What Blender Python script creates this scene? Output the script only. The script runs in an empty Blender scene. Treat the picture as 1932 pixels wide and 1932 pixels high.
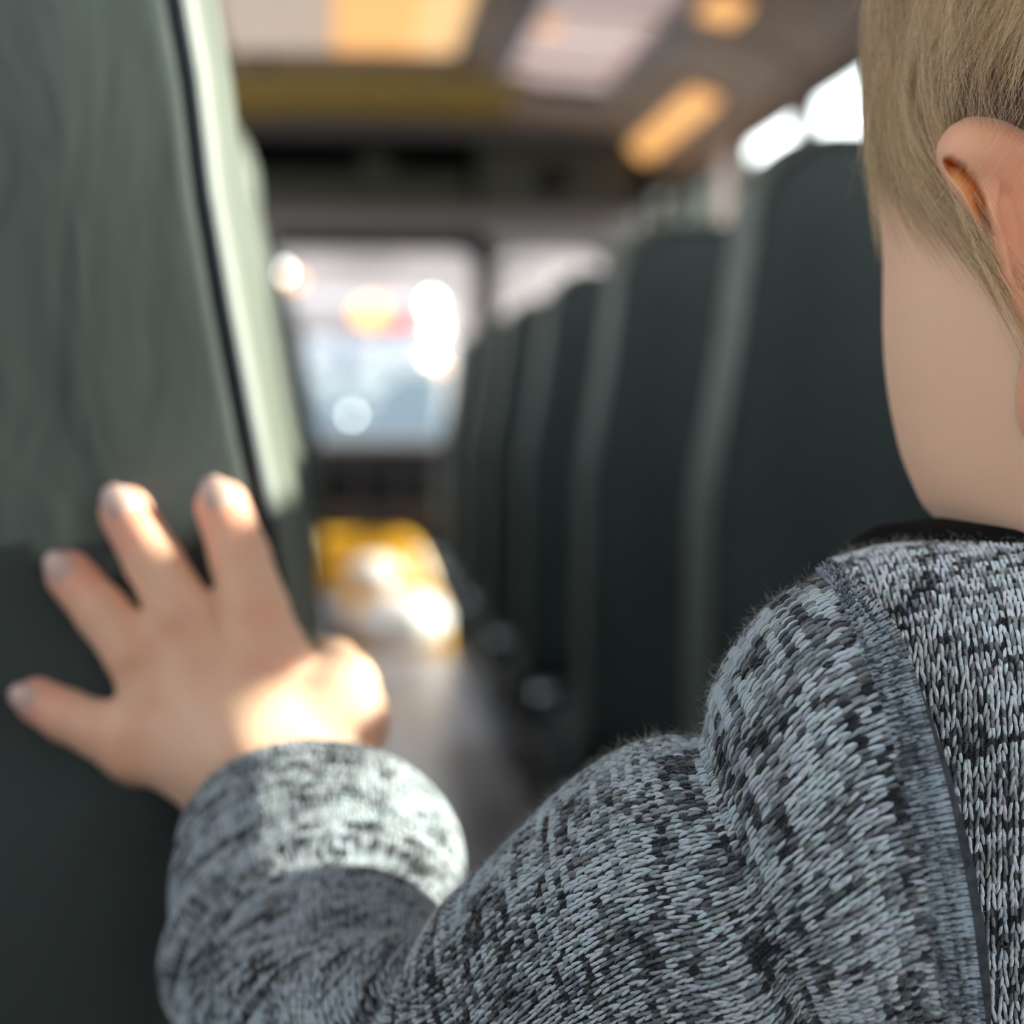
import bpy, math, random
import numpy as np
from mathutils import Vector, Matrix
from mathutils.bvhtree import BVHTree

random.seed(4)
rng = np.random.default_rng(7)
SC = bpy.context.scene
COL = SC.collection

# ------------------------------------------------------------------ camera
FPX = 3300.0            # focal length in pixels of a 1932 px wide frame
CH = 0.90               # camera height above the bus floor
YAW, PITCH = math.atan(346/FPX), math.atan(176/FPX)
cam_d = bpy.data.cameras.new('camera'); cam = bpy.data.objects.new('camera', cam_d); COL.objects.link(cam)
cam.location = (0, 0, CH)
cam.rotation_euler = (math.pi/2-PITCH, 0, -YAW)
cam_d.sensor_width = 36; cam_d.lens = FPX/1932*36
cam_d.clip_start = 0.01; cam_d.clip_end = 400
cam_d.dof.use_dof = True
cam_d.dof.focus_distance = 0.374
cam_d.dof.aperture_fstop = cam_d.lens/1000/0.0085
SC.camera = cam
R = np.array(cam.rotation_euler.to_matrix())
C0 = np.array([0, 0, CH])

# ------------------------------------------------------------------ view, world, sun
SC.view_settings.view_transform = 'Standard'
SC.view_settings.look = 'None'
SC.view_settings.gamma = 1
SC.view_settings.use_curve_mapping = False
SC.view_settings.exposure = 0.0
SC.cycles.max_bounces = 8
SC.cycles.diffuse_bounces = 4
SC.cycles.glossy_bounces = 4
SC.cycles.transparent_max_bounces = 12
SC.cycles.sample_clamp_indirect = 6
world = bpy.data.worlds.new('sky'); SC.world = world; world.use_nodes = True
nt = world.node_tree; nt.nodes.clear()
tc = nt.nodes.new('ShaderNodeTexCoord'); sx = nt.nodes.new('ShaderNodeSeparateXYZ')
rp = nt.nodes.new('ShaderNodeValToRGB'); bg = nt.nodes.new('ShaderNodeBackground'); wo = nt.nodes.new('ShaderNodeOutputWorld')
nt.links.new(tc.outputs['Generated'], sx.inputs[0]); nt.links.new(sx.outputs[2], rp.inputs[0])
rp.color_ramp.elements[0].position = 0.0; rp.color_ramp.elements[0].color = (1.0, .93, .88, 1)
rp.color_ramp.elements[1].position = 0.45; rp.color_ramp.elements[1].color = (.76, .86, 1.0, 1)
nt.links.new(rp.outputs[0], bg.inputs[0]); bg.inputs[1].default_value = 7.5
nt.links.new(bg.outputs[0], wo.inputs[0])
SUN_DIR = Vector((-1, .078, -.364)).normalized()
sd = bpy.data.lights.new('sun', 'SUN'); so = bpy.data.objects.new('sun', sd); COL.objects.link(so)
sd.energy = 19; sd.angle = math.radians(.5); sd.color = (1.0, .95, .82)
so.rotation_euler = SUN_DIR.to_track_quat('-Z', 'Y').to_euler(); so.location = (12, -2, 5)

# ------------------------------------------------------------------ helpers
def c2w(p):
    """camera metres (x right, y DOWN, z away) to world; works on arrays"""
    p = np.asarray(p, float)
    q = p*np.array([1, -1, -1])
    return q@R.T + C0
def unp(px, py, d):
    px, py, d = np.broadcast_arrays(np.asarray(px, float), np.asarray(py, float), np.asarray(d, float))
    return np.stack([(px-966)/FPX*d, (py-966)/FPX*d, d], -1)
def W(px, py, d): return c2w(unp(px, py, d))
def WP(px, py, y):
    """point of the pixel's ray on the plane world y = y"""
    r = c2w(unp(px, py, 1.0))-C0
    return C0+r*(y/r[1])
def w2px(P):
    q = (np.asarray(P)-C0)@R
    d = -q[..., 2]
    return 966+q[..., 0]/d*FPX, 966-q[..., 1]/d*FPX, d

def new_mesh(name, verts, faces, mat=None, parent=None, smooth=True, cols=None, mats=None, midx=None):
    me = bpy.data.meshes.new(name)
    verts = np.asarray(verts, dtype=np.float32)
    if isinstance(faces, np.ndarray):
        n, k = faces.shape
        me.vertices.add(len(verts)); me.vertices.foreach_set('co', verts.ravel())
        me.loops.add(n*k); me.loops.foreach_set('vertex_index', faces.astype(np.int32).ravel())
        me.polygons.add(n)
        me.polygons.foreach_set('loop_start', np.arange(0, n*k, k, dtype=np.int32))
        me.update(calc_edges=True); me.validate()
    else:
        me.from_pydata([tuple(map(float, v)) for v in verts], [], [list(map(int, f)) for f in faces]); me.update()
    if smooth: me.polygons.foreach_set('use_smooth', [True]*len(me.polygons))
    if cols is not None:
        ca = me.color_attributes.new('tint', 'FLOAT_COLOR', 'POINT')
        c = np.ones((len(verts), 4), np.float32); c[:, :3] = cols
        ca.data.foreach_set('color', c.ravel())
    if mat: me.materials.append(mat)
    o = bpy.data.objects.new(name, me); COL.objects.link(o)
    if parent is not None: o.parent = parent
    return o
def empty(name, label, cat, group=None, loc=(0, 0, 0)):
    o = bpy.data.objects.new(name, None); COL.objects.link(o); o.location = loc
    o['label'] = label; o['category'] = cat
    if group: o['group'] = group
    return o
def tag(o, label, cat, group=None):
    o['label'] = label; o['category'] = cat
    if group: o['group'] = group
    return o
def struct(o): o['kind'] = 'structure'; return o

class MB:
    """collects simple shapes for ONE mesh object"""
    def __init__(s): s.v = []; s.f = []
    def add(s, v, f):
        b = len(s.v); s.v += [tuple(map(float, q)) for q in v]; s.f += [[b+i for i in g] for g in f]; return s
    def box(s, a, b, bev=0.0):
        (x0, y0, z0), (x1, y1, z1) = a, b
        x0, x1 = min(x0, x1), max(x0, x1); y0, y1 = min(y0, y1), max(y0, y1); z0, z1 = min(z0, z1), max(z0, z1)
        e = min(bev, (x1-x0)*.49, (y1-y0)*.49, (z1-z0)*.49)
        if e <= 0:
            v = [(x, y, z) for x in (x0, x1) for y in (y0, y1) for z in (z0, z1)]
            f = [(0, 1, 3, 2), (4, 6, 7, 5), (0, 4, 5, 1), (2, 3, 7, 6), (0, 2, 6, 4), (1, 5, 7, 3)]
            return s.add(v, f)
        v = []; idx = {}
        for i, x in enumerate((x0, x1)):
            for j, y in enumerate((y0, y1)):
                for k, z in enumerate((z0, z1)):
                    dx, dy, dz = (e, -e)[i], (e, -e)[j], (e, -e)[k]
                    idx[i, j, k, 0] = len(v); v.append((x, y+dy, z+dz))
                    idx[i, j, k, 1] = len(v); v.append((x+dx, y, z+dz))
                    idx[i, j, k, 2] = len(v); v.append((x+dx, y+dy, z))
        f = []
        for i in (0, 1): f.append([idx[i, 0, 0, 0], idx[i, 0, 1, 0], idx[i, 1, 1, 0], idx[i, 1, 0, 0]])
        for j in (0, 1): f.append([idx[0, j, 0, 1], idx[0, j, 1, 1], idx[1, j, 1, 1], idx[1, j, 0, 1]])
        for k in (0, 1): f.append([idx[0, 0, k, 2], idx[0, 1, k, 2], idx[1, 1, k, 2], idx[1, 0, k, 2]])
        for j in (0, 1):
            for k in (0, 1): f.append([idx[0, j, k, 1], idx[1, j, k, 1], idx[1, j, k, 2], idx[0, j, k, 2]])
        for i in (0, 1):
            for k in (0, 1): f.append([idx[i, 0, k, 0], idx[i, 1, k, 0], idx[i, 1, k, 2], idx[i, 0, k, 2]])
        for i in (0, 1):
            for j in (0, 1): f.append([idx[i, j, 0, 0], idx[i, j, 1, 0], idx[i, j, 1, 1], idx[i, j, 0, 1]])
        for i in (0, 1):
            for j in (0, 1):
                for k in (0, 1): f.append([idx[i, j, k, 0], idx[i, j, k, 1], idx[i, j, k, 2]])
        return s.add(v, f)
    def tube(s, pts, r, n=8, closed=False):
        P = [Vector(p) for p in pts]; m = len(P)
        rr = r if hasattr(r, '__len__') else [r]*m
        up = None; rings = []
        for i in range(m):
            if closed: t = (P[(i+1) % m]-P[i-1]).normalized()
            else: t = (P[min(i+1, m-1)]-P[max(i-1, 0)]).normalized()
            if up is None:
                up = t.cross(Vector((0, 0, 1)))
                if up.length < .1: up = t.cross(Vector((1, 0, 0)))
            up = (up-t*up.dot(t)).normalized(); w = t.cross(up)
            rings.append([P[i]+(up*math.cos(2*math.pi*k/n)+w*math.sin(2*math.pi*k/n))*rr[i] for k in range(n)])
        v = [q for g in rings for q in g]; f = []
        for i in range(m if closed else m-1):
            a, b = i*n, ((i+1) % m)*n
            for k in range(n): f.append([a+k, a+(k+1) % n, b+(k+1) % n, b+k])
        if not closed: f += [list(range(n))[::-1], [(m-1)*n+k for k in range(n)]]
        return s.add(v, f)
    def ball(s, c, r, n=10):
        rx, ry, rz = r if hasattr(r, '__len__') else (r, r, r)
        v = []; f = []
        for i in range(n+1):
            th = math.pi*i/n
            for k in range(2*n):
                a = math.pi*k/n
                v.append((c[0]+rx*math.sin(th)*math.cos(a), c[1]+ry*math.sin(th)*math.sin(a), c[2]+rz*math.cos(th)))
        for i in range(n):
            for k in range(2*n): f.append([i*2*n+k, (i+1)*2*n+k, (i+1)*2*n+(k+1) % (2*n), i*2*n+(k+1) % (2*n)])
        return s.add(v, f)
    def build(s, name, mat, parent=None, smooth=False):
        o = new_mesh(name, np.array(s.v), s.f, mat, parent, smooth)
        return o

# ------------------------------------------------------------------ materials
def mat(name, col, rough=.5, spec=.5, metal=0, emit=None, es=0, bump=None, tint=False, sheen=0, coat=0, var=None, sss=0):
    m = bpy.data.materials.new(name); m.use_nodes = True; n = m.node_tree.nodes; L = m.node_tree.links
    b = n['Principled BSDF']
    b.inputs['Base Color'].default_value = (*col, 1); b.inputs['Roughness'].default_value = rough
    b.inputs['Specular IOR Level'].default_value = spec; b.inputs['Metallic'].default_value = metal
    b.inputs['Sheen Weight'].default_value = sheen; b.inputs['Coat Weight'].default_value = coat
    if emit: b.inputs['Emission Color'].default_value = (*emit, 1); b.inputs['Emission Strength'].default_value = es
    src = None
    if var:   # (scale, amount, stretch)
        t = n.new('ShaderNodeTexCoord'); mp = n.new('ShaderNodeMapping'); mp.inputs['Scale'].default_value = var[2]
        nz = n.new('ShaderNodeTexNoise'); nz.inputs['Scale'].default_value = var[0]; nz.inputs['Detail'].default_value = 5
        L.new(t.outputs['Object'], mp.inputs[0]); L.new(mp.outputs[0], nz.inputs[0])
        mr = n.new('ShaderNodeMapRange'); mr.inputs[1].default_value = .3; mr.inputs[2].default_value = .7
        mr.inputs[3].default_value = 1-var[1]; mr.inputs[4].default_value = 1+var[1]; L.new(nz.outputs[0], mr.inputs[0])
        mx = n.new('ShaderNodeMix'); mx.data_type = 'RGBA'; mx.blend_type = 'MULTIPLY'; mx.inputs[0].default_value = 1
        mx.inputs[6].default_value = (*col, 1); L.new(mr.outputs[0], mx.inputs[7]); src = mx.outputs[2]
    if tint:
        at = n.new('ShaderNodeAttribute'); at.attribute_name = 'tint'
        mx = n.new('ShaderNodeMix'); mx.data_type = 'RGBA'; mx.blend_type = 'MULTIPLY'; mx.inputs[0].default_value = 1
        if src: L.new(src, mx.inputs[6])
        else: mx.inputs[6].default_value = (*col, 1)
        L.new(at.outputs['Color'], mx.inputs[7]); src = mx.outputs[2]
    if src: L.new(src, b.inputs['Base Color'])
    if sss:
        b.inputs['Subsurface Weight'].default_value = sss
        b.inputs['Subsurface Radius'].default_value = (1, .35, .18); b.inputs['Subsurface Scale'].default_value = .006
    if bump:
        t = n.new('ShaderNodeTexCoord'); prev = None
        for sc_, st, dist, det, stretch in bump:
            mp = n.new('ShaderNodeMapping'); mp.inputs['Scale'].default_value = stretch
            nz = n.new('ShaderNodeTexNoise'); nz.inputs['Scale'].default_value = sc_; nz.inputs['Detail'].default_value = det
            nz.inputs['Distortion'].default_value = .6
            L.new(t.outputs['Object'], mp.inputs[0]); L.new(mp.outputs[0], nz.inputs[0])
            bp = n.new('ShaderNodeBump'); bp.inputs['Strength'].default_value = st; bp.inputs['Distance'].default_value = dist
            L.new(nz.outputs[0], bp.inputs['Height'])
            if prev: L.new(prev, bp.inputs['Normal'])
            prev = bp.outputs[0]
        L.new(prev, b.inputs['Normal'])
    return m
def glass_mat(name, tintc=(.93, .97, .96), gl=.07):
    m = bpy.data.materials.new(name); m.use_nodes = True; n = m.node_tree.nodes; L = m.node_tree.links
    n.clear(); o = n.new('ShaderNodeOutputMaterial'); t = n.new('ShaderNodeBsdfTransparent'); g = n.new('ShaderNodeBsdfGlossy')
    t.inputs[0].default_value = (*tintc, 1); g.inputs['Roughness'].default_value = .03
    mx = n.new('ShaderNodeMixShader'); mx.inputs[0].default_value = gl
    L.new(t.outputs[0], mx.inputs[1]); L.new(g.outputs[0], mx.inputs[2]); L.new(mx.outputs[0], o.inputs[0])
    return m
def frosted():
    m = bpy.data.materials.new('frosted_white_plastic'); m.use_nodes = True; n = m.node_tree.nodes; L = m.node_tree.links
    n.clear(); o = n.new('ShaderNodeOutputMaterial'); t = n.new('ShaderNodeBsdfTranslucent'); d = n.new('ShaderNodeBsdfDiffuse')
    t.inputs[0].default_value = (.42, .36, .34, 1); d.inputs[0].default_value = (.7, .66, .63, 1)
    mx = n.new('ShaderNodeMixShader'); mx.inputs[0].default_value = .35; L.new(t.outputs[0], mx.inputs[1]); L.new(d.outputs[0], mx.inputs[2]); L.new(mx.outputs[0], o.inputs[0]); return m
GRAIN = [(6, .6, .005, 3, (1.6, 1.6, .55)), (24, .7, .0019, 7, (1.7, 1.7, .5)), (900, .25, .0003, 2, (1, 1, 1))]
M = {}
M['frosted'] = frosted()
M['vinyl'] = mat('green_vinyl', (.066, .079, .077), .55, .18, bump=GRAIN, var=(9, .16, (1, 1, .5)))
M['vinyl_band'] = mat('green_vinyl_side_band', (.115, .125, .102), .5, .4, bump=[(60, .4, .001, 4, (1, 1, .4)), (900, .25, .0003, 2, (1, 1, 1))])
M['piping'] = mat('dark_piping', (.012, .018, .026), .5, .4)
M['seat_metal'] = mat('painted_seat_metal', (.10, .09, .085), .4, .5)
M['chrome'] = mat('chrome', (.75, .75, .76), .18, .5, metal=1)
M['cream'] = mat('cream_ceiling_paint', (.60, .44, .32), .32, .5, var=(1.5, .08, (1, 1, 1)))
M['seam_dark'] = mat('dark_joint', (.05, .045, .04), .6)
M['patch_white'] = mat('sun_patch_white', (.80, .76, .74), .35)  # white of the bulges that stand in for sun patches
M['wall'] = mat('grey_green_wall_paint', (.34, .35, .34), .4, var=(3, .1, (1, 1, 1)))
M['pillar'] = mat('beige_pillar_paint', (.36, .30, .26), .45)
M['rubber'] = mat('black_rubber', (.018, .018, .02), .6)
M['dark'] = mat('charcoal_plastic', (.05, .048, .056), .45, var=(8, .15, (1, 1, 1)))
M['darker'] = mat('black_plastic', (.005, .006, .006), .6, .12)
M['green_dark'] = mat('dark_olive_metal', (.07, .08, .068), .5)
M['grey'] = mat('grey_metal', (.22, .21, .225), .45)
M['lgrey'] = mat('light_grey_metal', (.36, .35, .36), .45)
M['olive'] = mat('olive_yellow_paint', (.42, .28, .05), .5)
M['floor'] = mat('ribbed_rubber_floor', (.30, .255, .25), .30, .5, var=(6, .12, (1, .2, 1)))
M['floor_dark'] = mat('black_floor_mat', (.012, .011, .011), .6)
M['yellow'] = mat('yellow_enamel', (.85, .42, .03), .35, .5)
M['louvre'] = mat('pale_grey_louvre', (.42, .40, .44), .45)
M['amber'] = mat('amber_lit_lens', (.9, .5, .2), .3, emit=(1.0, .50, .16), es=1.0)
M['warm'] = mat('warm_lit_lens', (.9, .7, .5), .3, emit=(1.0, .58, .22), es=1.0)
M['pale_lens'] = mat('pale_lit_lens', (.8, .7, .6), .3, emit=(1.0, .78, .6), es=.42)
M['glass'] = glass_mat('clear_glass')
M['tint'] = glass_mat('green_tinted_glass', (.85, .93, .9))
M['skin'] = mat('skin', (.95, .56, .38), .48, .4, tint=True, sss=.35, bump=[(900, .08, .0003, 3, (1, 1, 1))], sheen=.15)
M['knit'] = mat('melange_knit_yarn', (1, 1, 1), .85, .15, tint=True, sheen=.25, bump=[(2500, .35, .0003, 3, (1, 1, 1))])
M['knit_base'] = mat('knit_ground', (.060, .066, .078), .9, .1, var=(260, .6, (1, 1, 1)), sheen=.2, bump=[(500, .6, .0008, 3, (1, 1, 1))])
M['black_cloth'] = mat('black_cotton', (.006, .006, .007), .8, .1)
M['denim'] = mat('dark_blue_denim', (.03, .045, .09), .8, .1, var=(300, .3, (1, 1, 1)))
M['shoe'] = mat('grey_canvas', (.15, .15, .16), .7)
M['sole'] = mat('white_rubber', (.7, .7, .68), .5)
M['nail'] = mat('fingernail', (.72, .48, .42), .25, .5)
M['eye_white'] = mat('eye_white', (.85, .83, .8), .15)
M['iris'] = mat('blue_iris', (.08, .15, .25), .1)
M['lip'] = mat('lip', (.6, .25, .22), .4)
M['road'] = mat('asphalt', (.12, .115, .118), .85, .1, var=(2, .15, (1, 1, 1)))
M['building'] = mat('pale_pink_render', (.27, .215, .20), .8, .1, var=(.3, .06, (1, 1, 1)))
M['building_trim'] = mat('white_window_frame', (.27, .22, .205), .6)
M['bwin'] = mat('building_window_glass', (.20, .165, .155), .6, .1)
M['busbody'] = mat('off_white_coachwork', (.19, .155, .15), .4)
M['buslow'] = mat('pale_blue_coachwork', (.10, .125, .145), .35)
M['buswin'] = mat('lavender_rear_glass', (.13, .14, .19), .12, .6)
M['l_white'] = mat('lit_white_lamp', (1, 1, 1), .3, emit=(1, .93, .85), es=9)
M['l_orange'] = mat('lit_orange_lamp', (1, .4, .1), .3, emit=(1, .36, .08), es=1.6)
M['l_red'] = mat('lit_red_lamp', (1, .1, .1), .3, emit=(1, .10, .12), es=1.3)
M['bark'] = mat('bark', (.16, .12, .09), .9)
M['leaf'] = mat('pale_green_leaves', (.10, .105, .075), .8, .1)

def hair_mat():
    m = bpy.data.materials.new('blond_hair'); m.use_nodes = True; n = m.node_tree.nodes; L = m.node_tree.links
    n.clear(); o = n.new('ShaderNodeOutputMaterial'); h = n.new('ShaderNodeBsdfHairPrincipled')
    h.parametrization = 'COLOR'; hi = n.new('ShaderNodeAttribute'); hi.attribute_name = 'tone'; cr = n.new('ShaderNodeValToRGB')
    e = cr.color_ramp.elements
    e[0].color = (.20, .12, .065, 1); e[1].color = (1.0, .86, .62, 1)
    e2 = cr.color_ramp.elements.new(.55); e2.color = (.82, .60, .39, 1)
    L.new(hi.outputs['Fac'], cr.inputs[0]); L.new(cr.outputs[0], h.inputs['Color'])
    h.inputs['Roughness'].default_value = .35; h.inputs['Radial Roughness'].default_value = .4
    h.inputs['IOR'].default_value = 1.4
    df = n.new('ShaderNodeBsdfDiffuse'); mh = n.new('ShaderNodeMix'); mh.data_type = 'RGBA'; mh.blend_type = 'MULTIPLY'; mh.inputs[0].default_value = 1
    L.new(cr.outputs[0], mh.inputs[6]); mh.inputs[7].default_value = (1.0, .92, .80, 1); L.new(mh.outputs[2], df.inputs[0])
    mx = n.new('ShaderNodeMixShader'); mx.inputs[0].default_value = .6; L.new(h.outputs[0], mx.inputs[1]); L.new(df.outputs[0], mx.inputs[2])
    L.new(mx.outputs[0], o.inputs[0]); return m
M['hair'] = hair_mat()
def fuzz_mat():
    return mat('wool_fuzz', (.62, .58, .56), .8, .1)
M['fuzz'] = fuzz_mat()

# ================================================================== THE BUS
XL, XR = -1.03, 1.35
Y0, Y1 = -2.6, 7.2
def H(h): return CH+h          # height given relative to the lens
SILL, WTOP = .325, .92
YF = .600                      # rear face of the near left bench

# floor
b = MB(); b.box((XL, Y0, -.06), (XR, Y1+.1, -.004)); struct(b.build('floor', M['floor_dark']))
fl = MB(); fl.box((-.125, Y0+.05, -.004), (.455, Y1-.52, .004)); aisle = fl.build('aisle_runner', M['floor'])
tag(aisle, 'grey ribbed rubber runner along the aisle floor between the benches', 'floor runner')
for k in range(9):
    x = -.10+k*.066
    r_ = MB(); r_.box((x-.006, Y0+.05, .004), (x+.006, Y1-.53, .0055)); r_.build('rib', M['floor'], aisle)
# side walls
pil = [4.98-.8*k for k in range(10)]+[5.78]
pil = sorted(pil)
def side_wall(name, x0, x1):
    b = MB()
    b.box((x0, Y0, 0), (x1, Y1, H(SILL)))
    b.box((x0, Y0, H(WTOP)), (x1, Y1, H(1.0)))
    for p in pil: b.box((x0, p-.07 if p < 1 else p-.035, H(SILL)), (x1, p+.07 if p < 1 else p+.035, H(WTOP)))
    return struct(b.build(name, M['pillar']))
# right wall: the entrance door takes y 6.05 .. 6.95
b = MB()
b.box((XR, Y0, 0), (XR+.05, 6.05, H(SILL))); b.box((XR, 6.95, 0), (XR+.05, Y1, H(SILL)))
b.box((XR, Y0, H(WTOP)), (XR+.05, Y1, H(1.0)))
for p in pil:
    hw = .07 if abs(p-.18) < .01 else .035
    b.box((XR, p-hw, H(SILL)), (XR+.05, p+hw, H(WTOP)))
b.box((XR, 6.02, 0), (XR+.05, 6.08, H(WTOP))); b.box((XR, 6.92, 0), (XR+.05, 6.98, H(WTOP)))
struct(b.build('wall_right', M['pillar']))
side_wall('wall_left', XL-.05, XL)
# windows, real sashes with a middle rail
wn = 0
for side, x in (('r', XR+.025), ('l', XL-.025)):
    for a, c in zip(pil[:-1], pil[1:]):
        wn += 1
        ha = .07 if (side == 'l' and a < 1) or abs(a-.18) < .01 else .035
        hc = .07 if (side == 'l' and c < 1) or abs(c-.18) < .01 else .035
        a2, c2 = a+ha, c-hc
        f = MB()
        for z0, z1 in ((SILL, SILL+.02), (WTOP-.02, WTOP)): f.box((x-.02, a2, H(z0)), (x+.02, c2, H(z1)), .003)
        for y0, y1 in ((a2, a2+.012), (c2-.012, c2)): f.box((x-.018, y0, H(SILL+.02)), (x+.018, y1, H(WTOP-.02)), .003)
        w = struct(f.build('window_%d' % wn, M['rubber']))
        r_ = MB(); r_.box((x-.016, a2+.012, H(.425)), (x+.016, c2-.012, H(.474)), .003); r_.build('middle_rail', M['rubber'], w)
        if side == 'r':
            q = MB(); q.box((x-.03, c2-.50, H(SILL+.012)), (x-.012, c2-.32, H(.394)), .004); q.build('shade_plate', M['rubber'], w)  # added plate that shades the lower part of the near seat back
        for z0, z1 in ((SILL+.02, .425), (.474, WTOP-.02)):
            g = MB(); g.box((x-.002, a2+.012, H(z0)), (x+.002, c2-.012, H(z1))); g.build('pane', M['glass'], w)
# entrance door (two glazed leaves)
f = MB()
for y0, y1 in ((6.08, 6.13), (6.48, 6.52), (6.87, 6.92)): f.box((XR+.01, y0, .0), (XR+.04, y1, H(WTOP)), .004)
for z0, z1 in ((0, .05), (.86, .91), (H(WTOP)-.05, H(WTOP))): f.box((XR+.012, 6.08, z0), (XR+.038, 6.92, z1), .004)
dr = struct(f.build('door_1', M['rubber']))
for y0, y1 in ((6.13, 6.48), (6.52, 6.87)):
    for z0, z1 in ((.05, .86), (.91, H(WTOP)-.05)):
        g = MB(); g.box((XR+.022, y0, z0), (XR+.026, y1, z1)); g.build('pane', M['glass'], dr)
# rear wall with two windows
b = MB(); b.box((XL, Y0-.05, 0), (XR, Y0, H(.1))); b.box((XL, Y0-.05, H(.8)), (XR, Y0, H(1.18)))
for x0, x1 in ((XL, XL+.12), (.1, .22), (XR-.12, XR)): b.box((x0, Y0-.05, H(.1)), (x1, Y0, H(.8)))
struct(b.build('wall_back', M['wall']))
for x0, x1 in ((XL+.12, .1), (.22, XR-.12)):
    wn += 1
    f = MB(); f.box((x0, Y0-.04, H(.1)), (x1, Y0-.01, H(.12))); f.box((x0, Y0-.04, H(.78)), (x1, Y0-.01, H(.8)))
    w = struct(f.build('window_%d' % wn, M['rubber'])); g = MB(); g.box((x0, Y0-.03, H(.12)), (x1, Y0-.025, H(.78))); g.build('pane', M['glass'], w)
# ceiling: arched shell
prof = [(XR+.05, .95), (XR+.01, 1.0), (1.27, 1.07), (1.12, 1.12), (.98, 1.145), (.60, 1.173), (.16, 1.18), (-.23, 1.175), (-.58, 1.155), (-.80, 1.12), (-.95, 1.07), (XL-.01, 1.0), (XL-.05, .95)]
def ceil_h(x):
    p = sorted(prof); return float(np.interp(x, [a for a, _ in p], [c for _, c in p]))
v = []; f = []
for y in (Y0-.05, Y1+.1):
    for x, h in prof: v.append((x, y, H(h)))
    for x, h in prof: v.append((x, y, H(h)+.04))
n = len(prof)
v = []; CY = (Y0-.05, 4.42, 6.28, Y1+.1)
for y in CY:
    for x, h in prof: v.append((x, y, H(h)))
    for x, h in prof: v.append((x, y, H(h)+.04))
for k in range(3):
    A_, B_ = k*2*n, (k+1)*2*n
    for i in range(n-1):
        if k == 1 and prof[i][0] == .98:   # the roof hatch opening
            f += [[A_+i, A_+n+i, B_+n+i, B_+i], [A_+i+1, B_+i+1, B_+n+i+1, A_+n+i+1]]; continue
        f.append([A_+i, A_+i+1, B_+i+1, B_+i]); f.append([A_+n+i, B_+n+i, B_+n+i+1, A_+n+i+1])
    f.append([A_, B_, B_+n, A_+n]); f.append([A_+n-1, A_+2*n-1, B_+2*n-1, B_+n-1])
struct(new_mesh('ceiling', v, f, M['cream'], smooth=True))
ceiling = bpy.data.objects['ceiling']
for y in [5.78-.8*k for k in range(11)]:
    b = MB(); b.tube([(x, y, H(h)-.004) for x, h in prof[1:-1]], .011, 6); b.build('roof_bow', M['cream'], ceiling, True)
for x in (.43, -.2):
    b = MB(); b.box((x-.012, Y0, H(ceil_h(x))-.010), (x+.012, Y1-.5, H(ceil_h(x))+.004)); b.build('joint_strip', M['seam_dark'], ceiling)

# roof hatch
hx0, hx1, hy0, hy1 = .50, .98, 4.35, 6.15
ht = empty('roof_hatch', 'pale emergency roof hatch set in the right side of the ceiling', 'hatch', loc=(0.75, 5.25, H(1.16)))
def ceil_patch(x0, x1, y0, y1, drop, thick, nx=8):
    v = []; f = []
    xs = np.linspace(x0, x1, nx)
    for y in (y0, y1):
        for x in xs: v.append((x, y, H(ceil_h(x))-drop))
        for x in xs: v.append((x, y, H(ceil_h(x))-drop-thick))
    for i in range(nx-1):
        f += [[i, i+1, 2*nx+i+1, 2*nx+i], [nx+i, 3*nx+i, 3*nx+i+1, nx+i+1], [i, nx+i, nx+i+1, i+1], [2*nx+i, 2*nx+i+1, 3*nx+i+1, 3*nx+i]]
    f += [[0, 2*nx, 3*nx, nx], [nx-1, 2*nx-1, 4*nx-1, 3*nx-1]]
    return v, f
def child_of(o, e):
    o.parent = e; o.matrix_parent_inverse = Matrix.Translation(-Vector(e.location)); return o
b = MB()
for x0, x1, y0, y1 in ((.55, .605, 4.36, 6.34), (.975, 1.03, 4.36, 6.34), (.55, 1.03, 4.36, 4.43), (.55, 1.03, 6.27, 6.34)):
    v, f = ceil_patch(x0, x1, y0, y1, .002, .016, 3); b.add(v, f)
child_of(b.build('hatch_frame', M['lgrey']), ht)
v, f = ceil_patch(.59, .99, 4.40, 6.30, -.045, .006); child_of(new_mesh('hatch_lid', v, f, M['frosted'], smooth=False), ht)
b = MB(); b.tube([(.64, 5.05, H(1.11)), (.64, 5.05, H(1.125))], .035, 14); kb = child_of(b.build('release_knob', M['amber'], None, True), ht)  # knob made to glow with the lit amber lens material
b = MB(); b.box((.58, 5.04, H(1.125)), (.64, 5.06, H(1.135)), .003); child_of(b.build('release_lever', M['grey']), ht)

# ceiling lamps
def lamp(label, x0, x1, y0, y1, lenses, drop=.012):
    e = empty('ceiling_light', label, 'ceiling light', 'lit lamps under the bus ceiling', ((x0+x1)/2, (y0+y1)/2, H(ceil_h((x0+x1)/2))))
    v, f = ceil_patch(x0-.03, x1+.03, y0-.03, y1+.03, .002, .012); child_of(new_mesh('lamp_base', v, f, M['lgrey'], smooth=False), e)
    for a, c, m in lenses:
        xa, xb = x0+(x1-x0)*a, x0+(x1-x0)*c
        v, f = ceil_patch(xa, xb, y0, y1, drop, .022); child_of(new_mesh('lens', v, f, M[m], smooth=False), e)
    return e
lamp('wide ceiling light with a pale lens and an amber lens, left of the roof hatch', -.30, .40, 4.75, 5.55, ((0, .45, 'pale_lens'), (.46, .80, 'amber'), (.81, 1.0, 'warm')))
lamp('long amber light in the right cove just above the front side windows', 1.19, 1.28, 5.7, 7.0, ((0, 1, 'amber'),))
lamp('small square amber light between the roof hatch and the right windows', 1.02, 1.12, 4.62, 4.82, ((0, 1, 'amber'),))

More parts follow.
